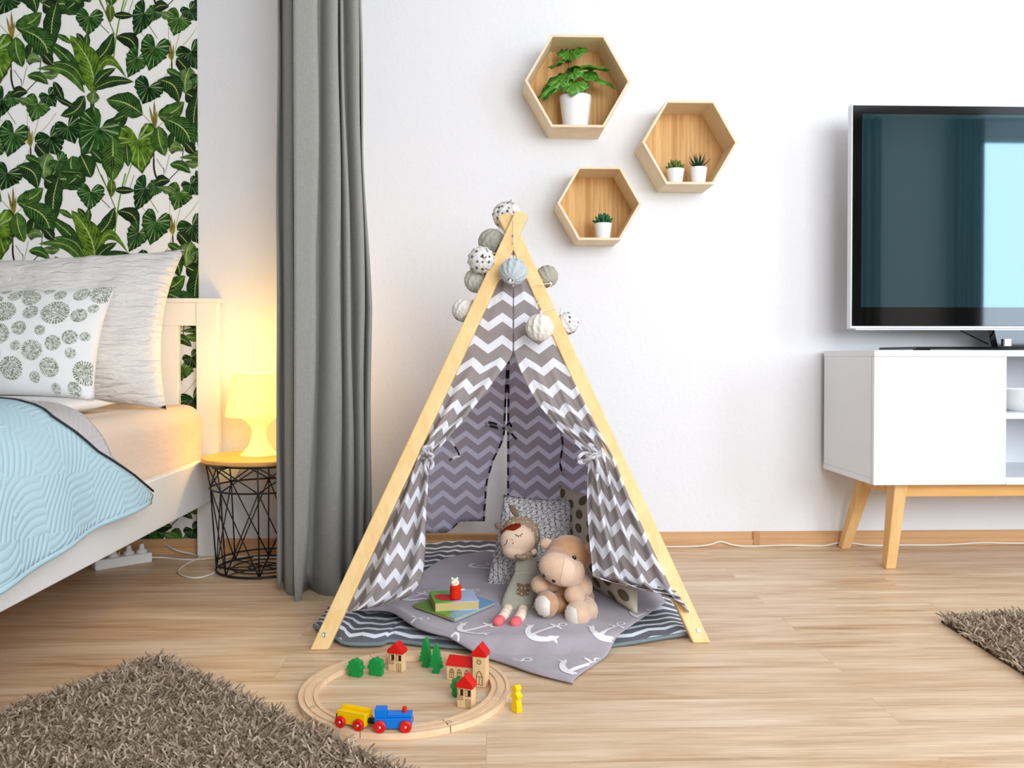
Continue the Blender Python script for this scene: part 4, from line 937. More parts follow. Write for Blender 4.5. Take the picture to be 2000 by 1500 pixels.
def anchor_shapes():
    """strips of an anchor in the local xy plane, crown at the bottom"""
    S_ = []
    S_.append([((0, -.45), .05), ((0, -.2), .045), ((0, .1), .04), ((0, .38), .035)])
    S_.append([((-.20, .26), .035), ((0, .28), .04), ((.20, .26), .035)])
    S_.append([((-.42, -.02), .015), ((-.36, -.20), .05), ((-.2, -.38), .065), ((0, -.46), .075), ((.2, -.38), .065), ((.36, -.20), .05), ((.42, -.02), .015)])
    S_.append([((-.52, -.16), .01), ((-.38, -.14), .05), ((-.28, -.2), .01)]); S_.append([((.52, -.16), .01), ((.38, -.14), .05), ((.28, -.2), .01)])
    S_.append([((.085*math.cos(a), .47+.085*math.sin(a)), .022) for a in [2*PI*i/10 for i in range(11)]])
    return S_
am = MB()
def put_anchor(px, py, size, ang):
    c_ = at(px, py, Z=.03); ca, sa = math.cos(ang), math.sin(ang)
    for st_ in anchor_shapes():
        P3 = spline([Vector((a[0]*1.15, a[1]*1.15, w_*1.15)) for a, w_ in st_], 5); vs = []
        for i, p in enumerate(P3):
            d_ = (P3[min(i+1, len(P3)-1)]-P3[max(i-1, 0)]); n_ = Vector((-d_.y, d_.x)).normalized()
            for sg in (-1, 0, 1):
                lx_ = (p.x+n_.x*sg*p.z)*size; ly_ = (p.y+n_.y*sg*p.z)*size
                q = drape(c_.x+lx_*ca-ly_*sa, c_.y+lx_*sa+ly_*ca); vs.append(q)
        for i in range(len(P3)-1):
            for j in range(2):
                qd = [vs[i*3+j], vs[i*3+j+1], vs[i*3+j+4], vs[i*3+j+3]]
                if all(x is not None for x in qd): am.add(qd, [(0, 1, 2, 3)])
ax_ = (Bq-A); base_ang = math.atan2(ax_.y, ax_.x)
for px, py, s_, da in ((796, 1228, .10, .1), (935, 1234, .095, .0), (1068, 1240, .095, .0), (1192, 1238, .095, .25), (993, 1284, .10, .0), (1140, 1284, .10, .12), (944, 1112, .085, 0), (812, 1172, .09, .3), (850, 1262, .10, 0), (1262, 1205, .08, .1), (905, 1170, .09, .2), (1075, 1188, .09, 0)):
    put_anchor(px, py, s_, base_ang+.42+da-.62)
am.build('anchor_print', M['anchor'], blk, smooth=True)
# ================================================================ CUSHIONS IN THE TENT
M['squig'] = plain('squiggle_cotton', (238, 234, 230), .9, .1, .01, bump=.1, bsc=300)
c1 = [at(944, 1158, Y=2.42), at(1108, 1172, Y=2.36), at(1134, 974, Y=2.55), at(984, 966, Y=2.56)]
o1, P1c = cushion('cushion', c1, .10, M['squig'], .03, 26, 'white cushion with thin black squiggle pattern leaning behind the doll', seed=3, wr=.003)
WL[o1.name] = o1.location.copy(); pm = MB()
for row in range(17):
    v0 = (row+.5)/17; vs = []; N_ = 420; ph1 = row*1.9; ph2 = row*3.1; prev = None
    for i in range(N_+1):
        t_ = i/N_; a_ = t_*2*PI
        u_ = .015+.97*t_+.021*math.sin(a_*13+ph1)+.013*math.sin(a_*29+ph2); w_v = v0+.020*math.cos(a_*11+ph2)+.015*math.cos(a_*27+ph1)
        u_ = min(max(u_, .01), .99); w_v = min(max(w_v, .01), .99); p_ = P1c(u_, w_v, 1, .0008)
        if prev is not None:
            d_ = p_-prev
            if d_.length < 1e-6: d_ = Vector((1, 0, 0))
            s__ = d_.cross(Vector((0, -1, .25))).normalized()*.00055; vs += [p_-s__, p_+s__]
        prev = p_
    n2_ = len(vs)//2; pm.add(vs, [(2*i, 2*i+1, 2*i+3, 2*i+2) for i in range(n2_-1)])
pm.build('squiggle_print', plain('squiggle_ink', (70, 66, 68), .9), o1)
k = mat('beige_cotton', (218, 208, 188), .9, .1); M['beige'] = k.m; M['dotp'] = plain('taupe_dot', (116, 106, 82), .9, .1)
c2 = [Vector((.265, 2.50, .03)), at(1246, 1204, Z=.04), Vector((.415, 2.36, .285)), at(1092, 948, Y=2.62)]
o2, P2 = cushion('cushion', c2, .09, M['beige'], .03, 26, 'beige cushion with large taupe dots behind the right tent flap', seed=4, wr=.002)
WL[o2.name] = o2.location.copy(); pm = MB()
for i in range(6):
    for j in range(7):
        u_ = .09+i*.165; v_ = .07+j*.145+(.07 if i % 2 else 0)
        if u_ < .97 and v_ < .95: disc_print(pm, P2, u_, v_, .052, .050, n=18)
pm.build('dot_print', M['dotp'], o2, smooth=True)
# ================================================================ SOFT TOYS
def blend(shapes, vox, name, m, parent, smooth_it=2, label=None):
    """fuse ellipsoids into one continuous skin"""
    mb = MB()
    for s_ in shapes: mb.ell(*s_, n=28, m=18)
    me = bpy.data.meshes.new('tmp'); me.from_pydata([tuple(x) for x in mb.v], [], mb.f); me.update()
    o = bpy.data.objects.new('tmp', me); COL.objects.link(o)
    r_ = o.modifiers.new('r', 'REMESH'); r_.mode = 'VOXEL'; r_.voxel_size = vox
    s2 = o.modifiers.new('s', 'SMOOTH'); s2.iterations = smooth_it; s2.factor = .6
    dg = bpy.context.evaluated_depsgraph_get(); ev = o.evaluated_get(dg); me2 = bpy.data.meshes.new_from_object(ev)
    bpy.data.objects.remove(o); me2.name = name
    bv = BVHTree.FromPolygons([tuple(v_.co) for v_ in me2.vertices], [tuple(p.vertices) for p in me2.polygons])
    off = world_loc(parent)
    for v_ in me2.vertices: v_.co -= off
    me2.materials.clear(); me2.materials.append(m); me2.polygons.foreach_set('use_smooth', [True]*len(me2.polygons)); me2.polygons.foreach_set('material_index', [0]*len(me2.polygons))
    ob = bpy.data.objects.new(name, me2); COL.objects.link(ob); ob.parent = parent
    if label: ob['label'] = label
    return ob, bv
def hit(bv, px, py, off=.0008):
    h, n_, i_, d_ = bv.ray_cast(CAM, ray(px, py)); return (None, None) if h is None else (h+n_*off, n_)
def surf_line(bv, pts, r_, name, m, parent, off=.0004):
    P_ = spline([Vector((a, b, 0)) for a, b in pts], 5); out = [hit(bv, p.x, p.y, off)[0] for p in P_]; out = [p for p in out if p is not None]
    if len(out) > 1: MB().tube(out, r_, 6).build(name, m, parent, smooth=True)
def surf_patch(bv, top, bot, name, m, parent, off=.0012, nu=18, nv=8, solid=0, flare=0):
    T = spline([Vector((a, b, 0)) for a, b in top], 6); Bt = spline([Vector((a, b, 0)) for a, b in bot], 6)
    def pick(L_, t): x = t*(len(L_)-1); i = min(int(x), len(L_)-2); return L_[i].lerp(L_[i+1], x-i)
    G_ = [[None]*(nv+1) for _ in range(nu+1)]
    for i in range(nu+1):
        for j in range(nv+1):
            p = pick(T, i/nu).lerp(pick(Bt, i/nu), j/nv); h = hit(bv, p.x, p.y, off)[0]; G_[i][j] = h
    mb = MB()
    for i in range(nu):
        for j in range(nv):
            q = [G_[i][j], G_[i+1][j], G_[i+1][j+1], G_[i][j+1]]
            if all(x is not None for x in q) and max((q[0]-x).length for x in q) < .03: mb.add(q, [(0, 3, 2, 1)])
    if mb.f: mb.build(name, m, parent, smooth=True, weld=True)
# hippo
def furmat(name, c1, c2):
    k = mat(name, c1, .95, .05, sheen=.6); v = k.coord(); n_ = k.noise(v, 60, 4, .7); n2 = k.noise(v, 420, 2)
    setcol(k, k.mix(n_, rgb(c1), rgb(c2))); k.bump(k.math('ADD', n_, n2), .5, .004); return k.m
M['fur'] = furmat('plush_brown', (190, 134, 92), (222, 172, 130)); M['fur_l'] = furmat('plush_light', (214, 172, 138), (236, 204, 176)); M['fur_w'] = furmat('plush_white', (240, 230, 212), (252, 246, 234))
hb = at(1108, 1212, Z=.03)
hip = root('plush_hippo', 'brown plush hippo with white soles sitting on the anchor blanket', 'soft toy', (hb.x, 2.18, .03))
hp_ = lambda px, py, Y: at(px, py, Y=Y)
body, bvb = blend([(hp_(1118, 1178, 2.185), (.058, .052, .075), (0, .1, 0)), (hp_(1118, 1135, 2.20), (.045, .042, .05))], .004, 'body', M['fur'], hip)
hd_sh = [(hp_(1112, 1084, 2.205), (.060, .055, .052), (0, .25, 0)), (hp_(1098, 1100, 2.165), (.052, .050, .040), (.35, .35, 0)), (hp_(1094, 1112, 2.135), (.058, .044, .040), (.3, .4, 0))]
head, bvh = blend(hd_sh, .0035, 'head', M['fur'], hip)
muz, bvm = blend([(hp_(1095, 1113, 2.118), (.058, .036, .040), (.3, .42, 0)), (hp_(1122, 1120, 2.130), (.026, .03, .034), (.2, .3, 0))], .0035, 'muzzle', M['fur_l'], hip)
sub_of(head, hip)
for nm_, sh in (('ear', [(hp_(1067, 1062, 2.215), (.017, .010, .015), (0, -.3, 0))]), ('ear', [(hp_(1147, 1072, 2.185), (.012, .012, .017), (0, .3, 0))])): blend(sh, .002, nm_, M['fur_l'], head)
blend([(hp_(1055, 1142, 2.16), (.024, .026, .024), (0, .5, 0)), (hp_(1075, 1140, 2.175), (.028, .022, .020), (0, .2, 0))], .003, 'arm', M['fur_l'], hip)
blend([(hp_(1122, 1162, 2.115), (.027, .026, .025), (0, .6, 0)), (hp_(1140, 1142, 2.145), (.022, .026, .030), (0, -.4, 0))], .003, 'arm', M['fur_l'], hip)
lg1, bl1 = blend([(hp_(1068, 1180, 2.115), (.030, .045, .033), (0, .1, 0)), (hp_(1090, 1180, 2.16), (.032, .04, .03))], .003, 'leg', M['fur'], hip)
lg2, bl2 = blend([(hp_(1128, 1200, 2.085), (.032, .042, .034), (0, .1, 0)), (hp_(1143, 1188, 2.13), (.028, .05, .032), (0, 0, .3))], .003, 'leg', M['fur_l'], hip)
sub_of(lg1, hip); sub_of(lg2, hip)
surf_patch(bl1, [(1044, 1172), (1062, 1164), (1074, 1176)], [(1044, 1196), (1058, 1206), (1073, 1200)], 'sole', M['fur_w'], lg1, off=.002)
surf_patch(bl2, [(1098, 1196), (1110, 1184), (1126, 1190)], [(1100, 1214), (1114, 1230), (1130, 1226)], 'sole', M['fur_w'], lg2, off=.002)
def bead(bv, px, py, r_, name, m, parent, flat=.6, rot=0):
    h, n_ = hit(bv, px, py, r_*.1)
    if h is None: return
    MB().ell(h, (r_, r_*flat, r_), (0, rot, 0), 14, 10).build(name, m, parent, smooth=True)
M['eye'] = plain('black_eye', (10, 8, 8), .15, .6)
bead(bvh, 1121, 1090, .006, 'eye', M['eye'], head)
sub_of(muz, hip); bead(bvm, 1063, 1124, .0042, 'nostril', M['eye'], muz, .9, .5); bead(bvm, 1082, 1134, .005, 'nostril', M['eye'], muz, .5, .5)
surf_patch(bvm, [(1103, 1090), (1112, 1094), (1122, 1106)], [(1094, 1138), (1106, 1142), (1118, 1130)], 'cheek_patch', M['fur_w'] if False else furmat('plush_cheek', (226, 190, 160), (240, 212, 188)), muz, off=.0012)
# doll
M['dress'] = plain('dress_sage', (182, 178, 160), .9, .1, .03, 30, .15, 300, sheen=.2); M['skin'] = plain('doll_skin', (240, 208, 180), .85, .1, .02); M['pink'] = plain('doll_pink', (240, 116, 124), .85, .1)
M['hood'] = dots('hood_dotted', (178, 152, 128), (240, 214, 176), 105); M['ear'] = plain('ear_taupe', (128, 106, 92), .9, .1, .05); M['hair'] = plain('hair_auburn', (132, 44, 22), .9, .1, .15)
M['limb'] = plain('doll_cream', (246, 226, 206), .85, .1, .02)
dl = root('rag_doll', 'sleeping rag doll with dotted ear hood and sage dress leaning on the squiggle cushion', 'doll', (at(1000, 1215, Z=.035).x, 2.16, .035))
D_ = lambda px, py, Y: at(px, py, Y=Y)
hd, bvd = blend([(D_(1011, 1056, 2.33), (.050, .036, .047), (0, .2, 0)), (D_(1008, 1072, 2.325), (.040, .030, .030))], .003, 'head', M['skin'], dl)
hood, bvo = blend([(D_(1016, 1046, 2.352), (.057, .036, .054), (0, .25, 0)), (D_(1026, 1072, 2.355), (.036, .024, .040))], .003, 'hood', M['hood'], dl)
sub_of(hood, dl); sub_of(hd, dl)
def flat_ear(cx, cy, Y, w_, h_, ang):
    c_ = D_(cx, cy, Y); mb = MB().ell(c_, (w_, .005, h_), (0, ang, 0), 18, 12); mb.build('ear', M['ear'], hood, smooth=True)
flat_ear(1004, 998, 2.36, .009, .020, -.55); flat_ear(974, 1028, 2.345, .009, .013, -1.0)
surf_patch(bvd, [(978, 1044), (984, 1030), (998, 1022), (1017, 1024)], [(979, 1045), (990, 1036), (1004, 1037), (1017, 1030)], 'hair', M['hair'], hd, off=.0025)
surf_line(bvd, [(1006, 1043), (1013, 1047), (1021, 1042)], .0010, 'closed_eye', M['eye'], hd); surf_line(bvd, [(984, 1066), (989, 1061), (991, 1054)], .0010, 'closed_eye', M['eye'], hd)
for a in ((1009, 1046, 1008, 1049), (1013, 1047, 1013, 1050), (1017, 1046, 1018, 1049)): surf_line(bvd, [a[:2], a[2:]], .0007, 'eyelash', M['eye'], hd)
M['mole'] = plain('rose_thread', (206, 140, 112), .8); bead(bvd, 1000, 1054, .0022, 'nose', M['mole'], hd); bead(bvd, 1002, 1061, .0026, 'mouth', M['mole'], hd)
def sec_tube(secs, name, m, parent, n=28, flat=.5, **kw):
    """cloth tube through sections (centre, halfwidth, halfdepth)"""
    mb = MB(); vs = []
    for c_, a_, b_ in secs:
        for j in range(n):
            t_ = 2*PI*j/n; w_ = 1+.05*math.sin(t_*5+c_.z*30); vs.append(Vector((c_.x+a_*w_*math.cos(t_), c_.y+b_*w_*math.sin(t_), c_.z)))
    fs = [(i*n+j, i*n+(j+1) % n, (i+1)*n+(j+1) % n, (i+1)*n+j) for i in range(len(secs)-1) for j in range(n)]
    fs += [tuple(range(n-1, -1, -1)), tuple((len(secs)-1)*n+j for j in range(n))]
    mb.add(vs, fs); bvv = BVHTree.FromPolygons([tuple(x) for x in mb.v], [tuple(f) for f in mb.f]); return mb.build(name, m, parent, smooth=True, auto=60, **kw), bvv
secs = [(D_(1007, 1188, 2.20), .042, .022), (D_(1008, 1184, 2.20), .043, .026), (D_(1012, 1165, 2.225), .041, .027), (D_(1018, 1145, 2.25), .037, .026), (D_(1024, 1126, 2.275), .032, .025), (D_(1027, 1118, 2.285), .030, .024), (D_(1028, 1105, 2.30), .031, .024), (D_(1029, 1092, 2.315), .026, .022), (D_(1026, 1084, 2.325), .014, .016)]
dr, bvdr = sec_tube(secs, 'dress', M['dress'], dl); sub_of(dr, dl)
M['pocket'] = dots('pocket_dotted', (150, 128, 100), (236, 212, 168), 110)
surf_patch(bvdr, [(1010, 1139), (1022, 1140), (1034, 1141)], [(1009, 1161), (1021, 1165), (1033, 1162)], 'pocket', M['pocket'], dr, off=.0015)
surf_line(bvdr, [(998, 1126), (1010, 1121), (1025, 1119), (1040, 1123)], .0016, 'waistband', plain('lace', (206, 198, 180), .9), dr)
for pts_, nm_ in (([D_(1026, 1090, 2.30), D_(1036, 1083, 2.285), D_(1047, 1076, 2.29)], 'arm'),):
    MB().tube(spline(pts_, 4), .008, 10).build(nm_, M['limb'], dl, smooth=True)
MB().tube(spline([D_(1008, 1085, 2.30), D_(1020, 1089, 2.285), D_(1040, 1080, 2.28)], 5), [.006]*5+[.008]*6, 10).build('collar', M['hood'], dl, smooth=True)
for (ax1, ay1, bx1_, by1, tx_, ty_) in ((996, 1182, 984, 1203, 973, 1214), (1024, 1184, 1016, 1204, 1006, 1216)):
    a = D_(ax1, ay1, 2.205); b = at(bx1_, by1, Z=.047); c_ = at(tx_, ty_, Z=.046)
    lg, _ = blend([(a, (.013, .02, .012)), (a.lerp(b, .35), (.0135, .018, .013)), (a.lerp(b, .7), (.0135, .018, .013)), (b, (.0135, .017, .013)), (b.lerp(c_, .5), (.013, .014, .012))], .002, 'leg', M['limb'], dl); sub_of(lg, dl)
    blend([(c_, (.0145, .016, .0125)), (b.lerp(c_, .72), (.014, .013, .0122))], .002, 'shoe', M['pink'], lg)
# ================================================================ BOOKS, FIGURE
def coverm(name, pal, sc, seed):
    k = mat(name, pal[0], .35, .4); v = k.coord(); xx_ = k.sep(v)[0]
    f = k.math('ADD', k.math('MULTIPLY', k.noise(v, sc*2, 2, .5, .8), .3), k.math('ADD', k.math('MULTIPLY', xx_, seed), .35)); n = len(pal); setcol(k, k.ramp(f, [(.30+.4*i/(n-1), c) for i, c in enumerate(pal)])); return k.m
def book(px4, z0, th, cov, label, extra=None):
    c4 = [at(a, b, Z=z0+th) for a, b in px4[:3]]; c4.append(c4[0]+c4[2]-c4[1])   # left, front, right, back
    ctr = sum(c4, Vector())/4; rt = root('book', label, 'book', (ctr.x, ctr.y, z0), None)
    dn = lambda p, h: Vector((p.x, p.y, h)); sc_ = lambda p, s_: ctr+(p-ctr)*s_
    MB().hexa([dn(sc_(p, .985), z0+.0015) for p in c4], [dn(sc_(p, .985), z0+th-.0015) for p in c4]).build('pages', M['pages'], rt)
    MB().hexa([dn(p, z0) for p in c4], [dn(p, z0+.0014) for p in c4]).build('back_cover', cov, rt)
    MB().hexa([dn(p, z0+th-.0015) for p in c4], [dn(p, z0+th) for p in c4]).build('front_cover', cov, rt)
    return rt, c4, ctr
k = mat('page_block', (206, 180, 118), .8); s_ = k.sep(k.coord()); ln = k.math('FRACT', k.math('MULTIPLY', s_[2], 420)); setcol(k, k.mix(k.math('LESS_THAN', ln, .4), rgb((222, 200, 142)), rgb((176, 146, 84)))); M['pages'] = k.m
cv1 = coverm('cover_meadow', [(110, 158, 50), (120, 160, 60), (150, 190, 220), (120, 170, 214)], 14, 3.2)
bz = .0445
bk1, c41, ct1 = book([(808, 1181), (888, 1209), (969, 1176)], bz, .007, cv1, 'thin picture book with green and blue cover lying under the smaller book')
bz2 = bz+.0072
cv2 = coverm('cover_sky', [(112, 180, 50), (120, 190, 70), (140, 190, 200), (178, 202, 228), (190, 206, 236)], 14, 6)
bk2, c42, ct2 = book([(838, 1155), (850, 1178), (936, 1173)], bz2, .0225, cv2, 'thick board book with a red animal cover lying on the thin book')
zt2 = bz2+.0225+.0006
P_ = lambda a, b: at(a, b, Z=zt2)
mb = MB().add([P_(849, 1162), P_(862, 1160), P_(884, 1162), P_(900, 1165), P_(900, 1171), P_(884, 1173), P_(860, 1172), P_(850, 1168)], [tuple(range(7, -1, -1))]); mb.build('cover_picture', M['red'], bk2)
mb = MB()
for i in range(9):
    a = P_(0, 0) if False else at(874+i*2.4, 1195.5-i*.25, Z=bz+.0076); mb.box((a.x, a.y-.001, a.z), (a.x+.002, a.y+.0018, a.z+.0003))
mb.build('title_mark', plain('purple_ink', (120, 90, 150), .7), bk1)
fg = at(890, 1168, Z=zt2); Mt = Matrix.Translation((fg.x, fg.y, zt2))
fgr = root('knitted_figure', 'small red knitted figure with a white animal face standing on the board book', 'figurine', (fg.x, fg.y, zt2))
pr = [(0, 0), (.0135, 0), (.0145, .002)]+[(.0145+.0006*(i % 2), .003+i*.0016) for i in range(18)]+[(.012, .034), (.008, .037), (0, .038)]
MB().lathe(pr, 24, Mt).build('knitted_body', plain('red_wool', (222, 48, 26), .9, .1, .1, 200), fgr, smooth=True, auto=25)
hh = Vector((fg.x-.002, fg.y-.002, zt2+.040)); o_ = MB().ell(hh, (.011, .010, .012), (0, -.3, 0)).build('head', M['limb'], fgr, smooth=True); sub_of(o_, fgr)
MB().ell(hh+Vector((-.006, -.009, .003)), (.004, .004, .0035)).build('snout', M['white_pl'], o_, smooth=True)
for dx in (-.007, .006): MB().ell(hh+Vector((dx, 0, .011)), (.003, .002, .004)).build('ear', M['limb'], o_, smooth=True)
MB().ell(hh+Vector((.004, -.0095, .002)), (.0012, .001, .0012)).build('eye', M['eye'], o_)
MB().tube([Vector((fg.x+.012, fg.y-.004, zt2+.022)), Vector((fg.x+.024, fg.y-.006, zt2+.024))], .0022, 8).build('arm', M['limb'], fgr)
# ================================================================ TRAIN TRACK
cy = .7*F/0+0 if False else 1.741
TC = Vector((at(792, 1350, Y=1.741).x, 1.741)); RO = .2165; RI_ = .1785; TH = .012
def trackseg(a0, a1, label):
    n = 14; gi = .0055; prof = [(RI_, 0), (RO, 0), (RO, TH), (RO-.0075, TH), (RO-.0075, TH-.003), (RO-.0125, TH-.003), (RO-.0125, TH), (RI_+.0125, TH), (RI_+.0125, TH-.003), (RI_+.0075, TH-.003), (RI_+.0075, TH), (RI_, TH)]
    m_ = len(prof); vs = []; g = .0022
    am_ = (a0+a1)/2; ctr = Vector((TC.x+.197*math.cos(am_), TC.y+.197*math.sin(am_), 0))
    rt = root('track_piece', label, 'toy track', ctr, 'curved wooden track pieces of the train circle')
    for i in range(n+1):
        a = a0+g/2/.2+(a1-a0-g/.2)*i/n
        vs += [Vector((TC.x+r_*math.cos(a), TC.y+r_*math.sin(a), z+.0003)) for r_, z in prof]
    fs = [(i*m_+j, i*m_+(j+1) % m_, (i+1)*m_+(j+1) % m_, (i+1)*m_+j) for i in range(n) for j in range(m_)]+[tuple(range(m_-1, -1, -1)), tuple(n*m_+j for j in range(m_))]
    MB().add(vs, fs).build('rail', M['beech'], rt, smooth=True, auto=20)
    # round connector peg at the end
    for rr_, aa in (((.1975, a1+.026),) if label.startswith('front track') or label.startswith('leftmost') else ()):
        q = Vector((TC.x+rr_*math.cos(aa), TC.y+rr_*math.sin(aa), 0)); 
        mb = MB(); vs = [q+Vector((.0052*math.cos(2*PI*i/16), .0052*math.sin(2*PI*i/16), TH+.0004)) for i in range(16)]
        mb.tube([v_ for v_ in vs], .0004, 4, closed=True); mb.build('connector', M['ink'], rt)
    return rt
a_s = R(-107)
labs = {0: 'front track piece with the blue engine on it', 1: 'track piece right of the engine, curving towards the yellow figure', 2: 'track piece beside the yellow figure, right side of the circle', 3: 'track piece behind the tall clock tower block',
 4: 'back track piece behind the fir trees and chapel block', 5: 'back left track piece behind the two green bushes', 6: 'leftmost track piece of the circle', 7: 'front left track piece under the yellow wagon, with burnt in lettering'}
segs = []
for i in range(8): segs.append(trackseg(a_s+i*PI/4, a_s+(i+1)*PI/4, labs[i]))
mb = MB()
for i in range(13):
    a = R(-141+i*1.35); h_ = .003 if i % 4 else .0045; w_ = .0022
    p = Vector((TC.x+(RO+.0003)*math.cos(a), TC.y+(RO+.0003)*math.sin(a), 0)); tdir = Vector((-math.sin(a), math.cos(a), 0)); rd = Vector((math.cos(a), math.sin(a), 0))
    z_ = .0045; q = [p-tdir*w_/2+Vector((0, 0, z_)), p+tdir*w_/2+Vector((0, 0, z_)), p+tdir*w_/2+Vector((0, 0, z_+h_)), p-tdir*w_/2+Vector((0, 0, z_+h_))]
    mb.hexa([q[0], q[1], q[1]+rd*.0003, q[0]+rd*.0003], [q[3], q[2], q[2]+rd*.0003, q[3]+rd*.0003])
mb.build('burnt_lettering', M['ink'], segs[7])
# ---------------- rolling stock
def vehicle(name, label, ang, build, cat):
    c_ = Vector((TC.x+.1975*math.cos(ang), TC.y+.1975*math.sin(ang), TH+.0003)); rt = root(name, label, cat, c_)
    d_ = Vector((-math.sin(ang), math.cos(ang), 0)); n_ = Vector((math.cos(ang), math.sin(ang), 0))   # d_: along the track to the right; n_: outwards
    Mx = Matrix(((d_.x, -n_.x, 0, c_.x), (d_.y, -n_.y, 0, c_.y), (0, 0, 1, c_.z), (0, 0, 0, 1)))
    build(rt, Mx); return rt
def wheels(rt, Mx, xs, r_=.0105):
    for x in xs:
        for sy in (-1, 1):
            Mw = Mx @ Matrix.Translation((x, sy*.0148, r_)) @ Matrix.Rotation(PI/2*(1 if sy < 0 else -1), 4, 'X')
            w_ = MB().lathe([(0, 0), (r_, 0), (r_, .004), (r_*.8, .0058), (r_*.45, .0058), (r_*.4, .0050), (0, .0050)], 28, Mw).build('wheel', M['red'], rt, smooth=True, auto=30, weld=True); sub_of(w_, rt)
            MB().lathe([(0, .0068), (.0018, .0068), (.0028, .0052)], 12, Mw).build('hub', M['metal'], w_, smooth=True)
def coupler(rt, Mx, x):
    Mc = Mx @ Matrix.Translation((x, 0, .015)) @ Matrix.Rotation(PI/2, 4, 'Y'); MB().lathe([(0, -.003), (.0055, -.003), (.006, 0), (.0055, .003), (0, .003)], 18, Mc).build('magnet_coupler', M['black'], rt, smooth=True, auto=30)
def loco(rt, Mx):
    MB().box((-.034, -.0125, .006), (.034, .0125, .0245), M=Mx).build('chassis', M['blue'], rt, bevel=.0012)
    MB().box((-.034, -.0095, .0245), (-.012, .0095, .0405), M=Mx).build('cab', M['blue'], rt, bevel=.0012)
    MB().box((-.012, -.0095, .0245), (.034, .0095, .0315), M=Mx).build('boiler', M['blue'], rt, bevel=.0012)
    MB().lathe([(0, 0), (.0042, 0), (.0045, .008), (.004, .0095), (0, .0095)], 20, Mx @ Matrix.Translation((.020, 0, .0315))).build('funnel', M['red'], rt, smooth=True, auto=40)
    wheels(rt, Mx, (-.0235, .0235), .0112); coupler(rt, Mx, -.0375)
def wagon(rt, Mx):
    MB().box((-.030, -.0125, .006), (.030, .0125, .0270), M=Mx).build('wagon_body', M['yellow'], rt, bevel=.0012)
    MB().box((-.030, .0055, .027), (.030, .0125, .033), M=Mx).build('rim', M['yellow'], rt, bevel=.0008); MB().box((-.030, -.0125, .027), (.030, -.0085, .0300), M=Mx).build('rim', M['yellow'], rt, bevel=.0008)
    wheels(rt, Mx, (-.020, .0185), .0108); coupler(rt, Mx, .0345); coupler(rt, Mx, -.0335)
def ang_px(px):
    best = min(range(-1700, -100), key=lambda a: abs(project(TC.x+.1975*math.cos(a/1000), TC.y+.1975*math.sin(a/1000), .03)-px)); return best/1000
RT = ROT.transposed()
def project(x, y, z):
    q = RT @ (Vector((x, y, z))-CAM); return 1000+F*q.x/-q.z
def ang2(px):
    best = None
    for a in range(-2600, -700, 4):
        e = abs(project(TC.x+.1975*math.cos(a/1000), TC.y+.1975*math.sin(a/1000), .03)-px)
        if best is None or e < best[0]: best = (e, a/1000)
    return best[1]
vehicle('toy_locomotive', 'blue wooden toy engine with red wheels and funnel on the front track', ang2(769), loco, 'toy train')
vehicle('toy_wagon', 'yellow wooden toy wagon with red wheels coupled behind the blue engine', ang2(692), wagon, 'toy train')
# ---------------- village blocks
def local(px, py, ang, z=.0003):
    p = at(px, py, Z=0); return p, Matrix.Translation((p.x, p.y, z)) @ Matrix.Rotation(ang, 4, 'Z')
def outline(mb, pts, Mx, y, w_=.0007, closed=True):
    P3 = [Mx @ Vector((x, y, z)) for x, z in pts]; mb.tube(P3, w_, 4, closed=closed)
def house(px, py, ang, wd, h_, label, dp=.02, hr=.026):
    p, Mx = local(px, py, ang); rt = root('toy_house', label, 'toy house', p, None)
    b = MB().box((-wd/2, -dp/2, 0), (wd/2, dp/2, h_), M=Mx).build('house_body', M['block'], rt, bevel=.0008); sub_of(b, rt)
    ov = .0022; MB().prism([(-wd/2-ov, h_), (wd/2+ov, h_), (wd/2+ov, h_+.008), (0, h_+hr), (-wd/2-ov, h_+.008)], dp+2*ov, Mx).build('roof', M['red'], rt, bevel=.0008)
    y = -dp/2-.0002; yb = dp/2+.0002
    mb = MB(); md = MB()
    for cx in (-wd*.26, wd*.24):
        outline(mb, [(cx-wd*.17, h_*.62), (cx+wd*.17, h_*.62), (cx+wd*.17, h_*.93), (cx-wd*.17, h_*.93)], Mx, y)
        outline(mb, [(cx, h_*.62), (cx, h_*.93)], Mx, y, closed=False)
        md.box((cx+wd*.02, y-.0002, h_*.64), (cx+wd*.16, y+.0002, h_*.92), M=Mx)
    outline(mb, [(-wd*.40, h_*.42), (-wd*.12, h_*.42), (-wd*.12, h_*.54), (-wd*.40, h_*.54)], Mx, y)
    outline(mb, [(wd*.12, h_*.06), (wd*.38, h_*.06), (wd*.38, h_*.46), (wd*.12, h_*.46)], Mx, y); outline(mb, [(wd*.25, h_*.06), (wd*.25, h_*.40)], Mx, y, closed=False)
    mb.build('printed_windows', M['ink'], b); md.build('printed_shutters', M['ink_dark'], b)
house(776, 1309, R(-20), .034, .040, 'small wooden toy house with red roof, left of the fir trees', hr=.024)
house(911, 1380, R(-22), .032, .040, 'small wooden toy house with red roof in front of the clock tower', hr=.026)
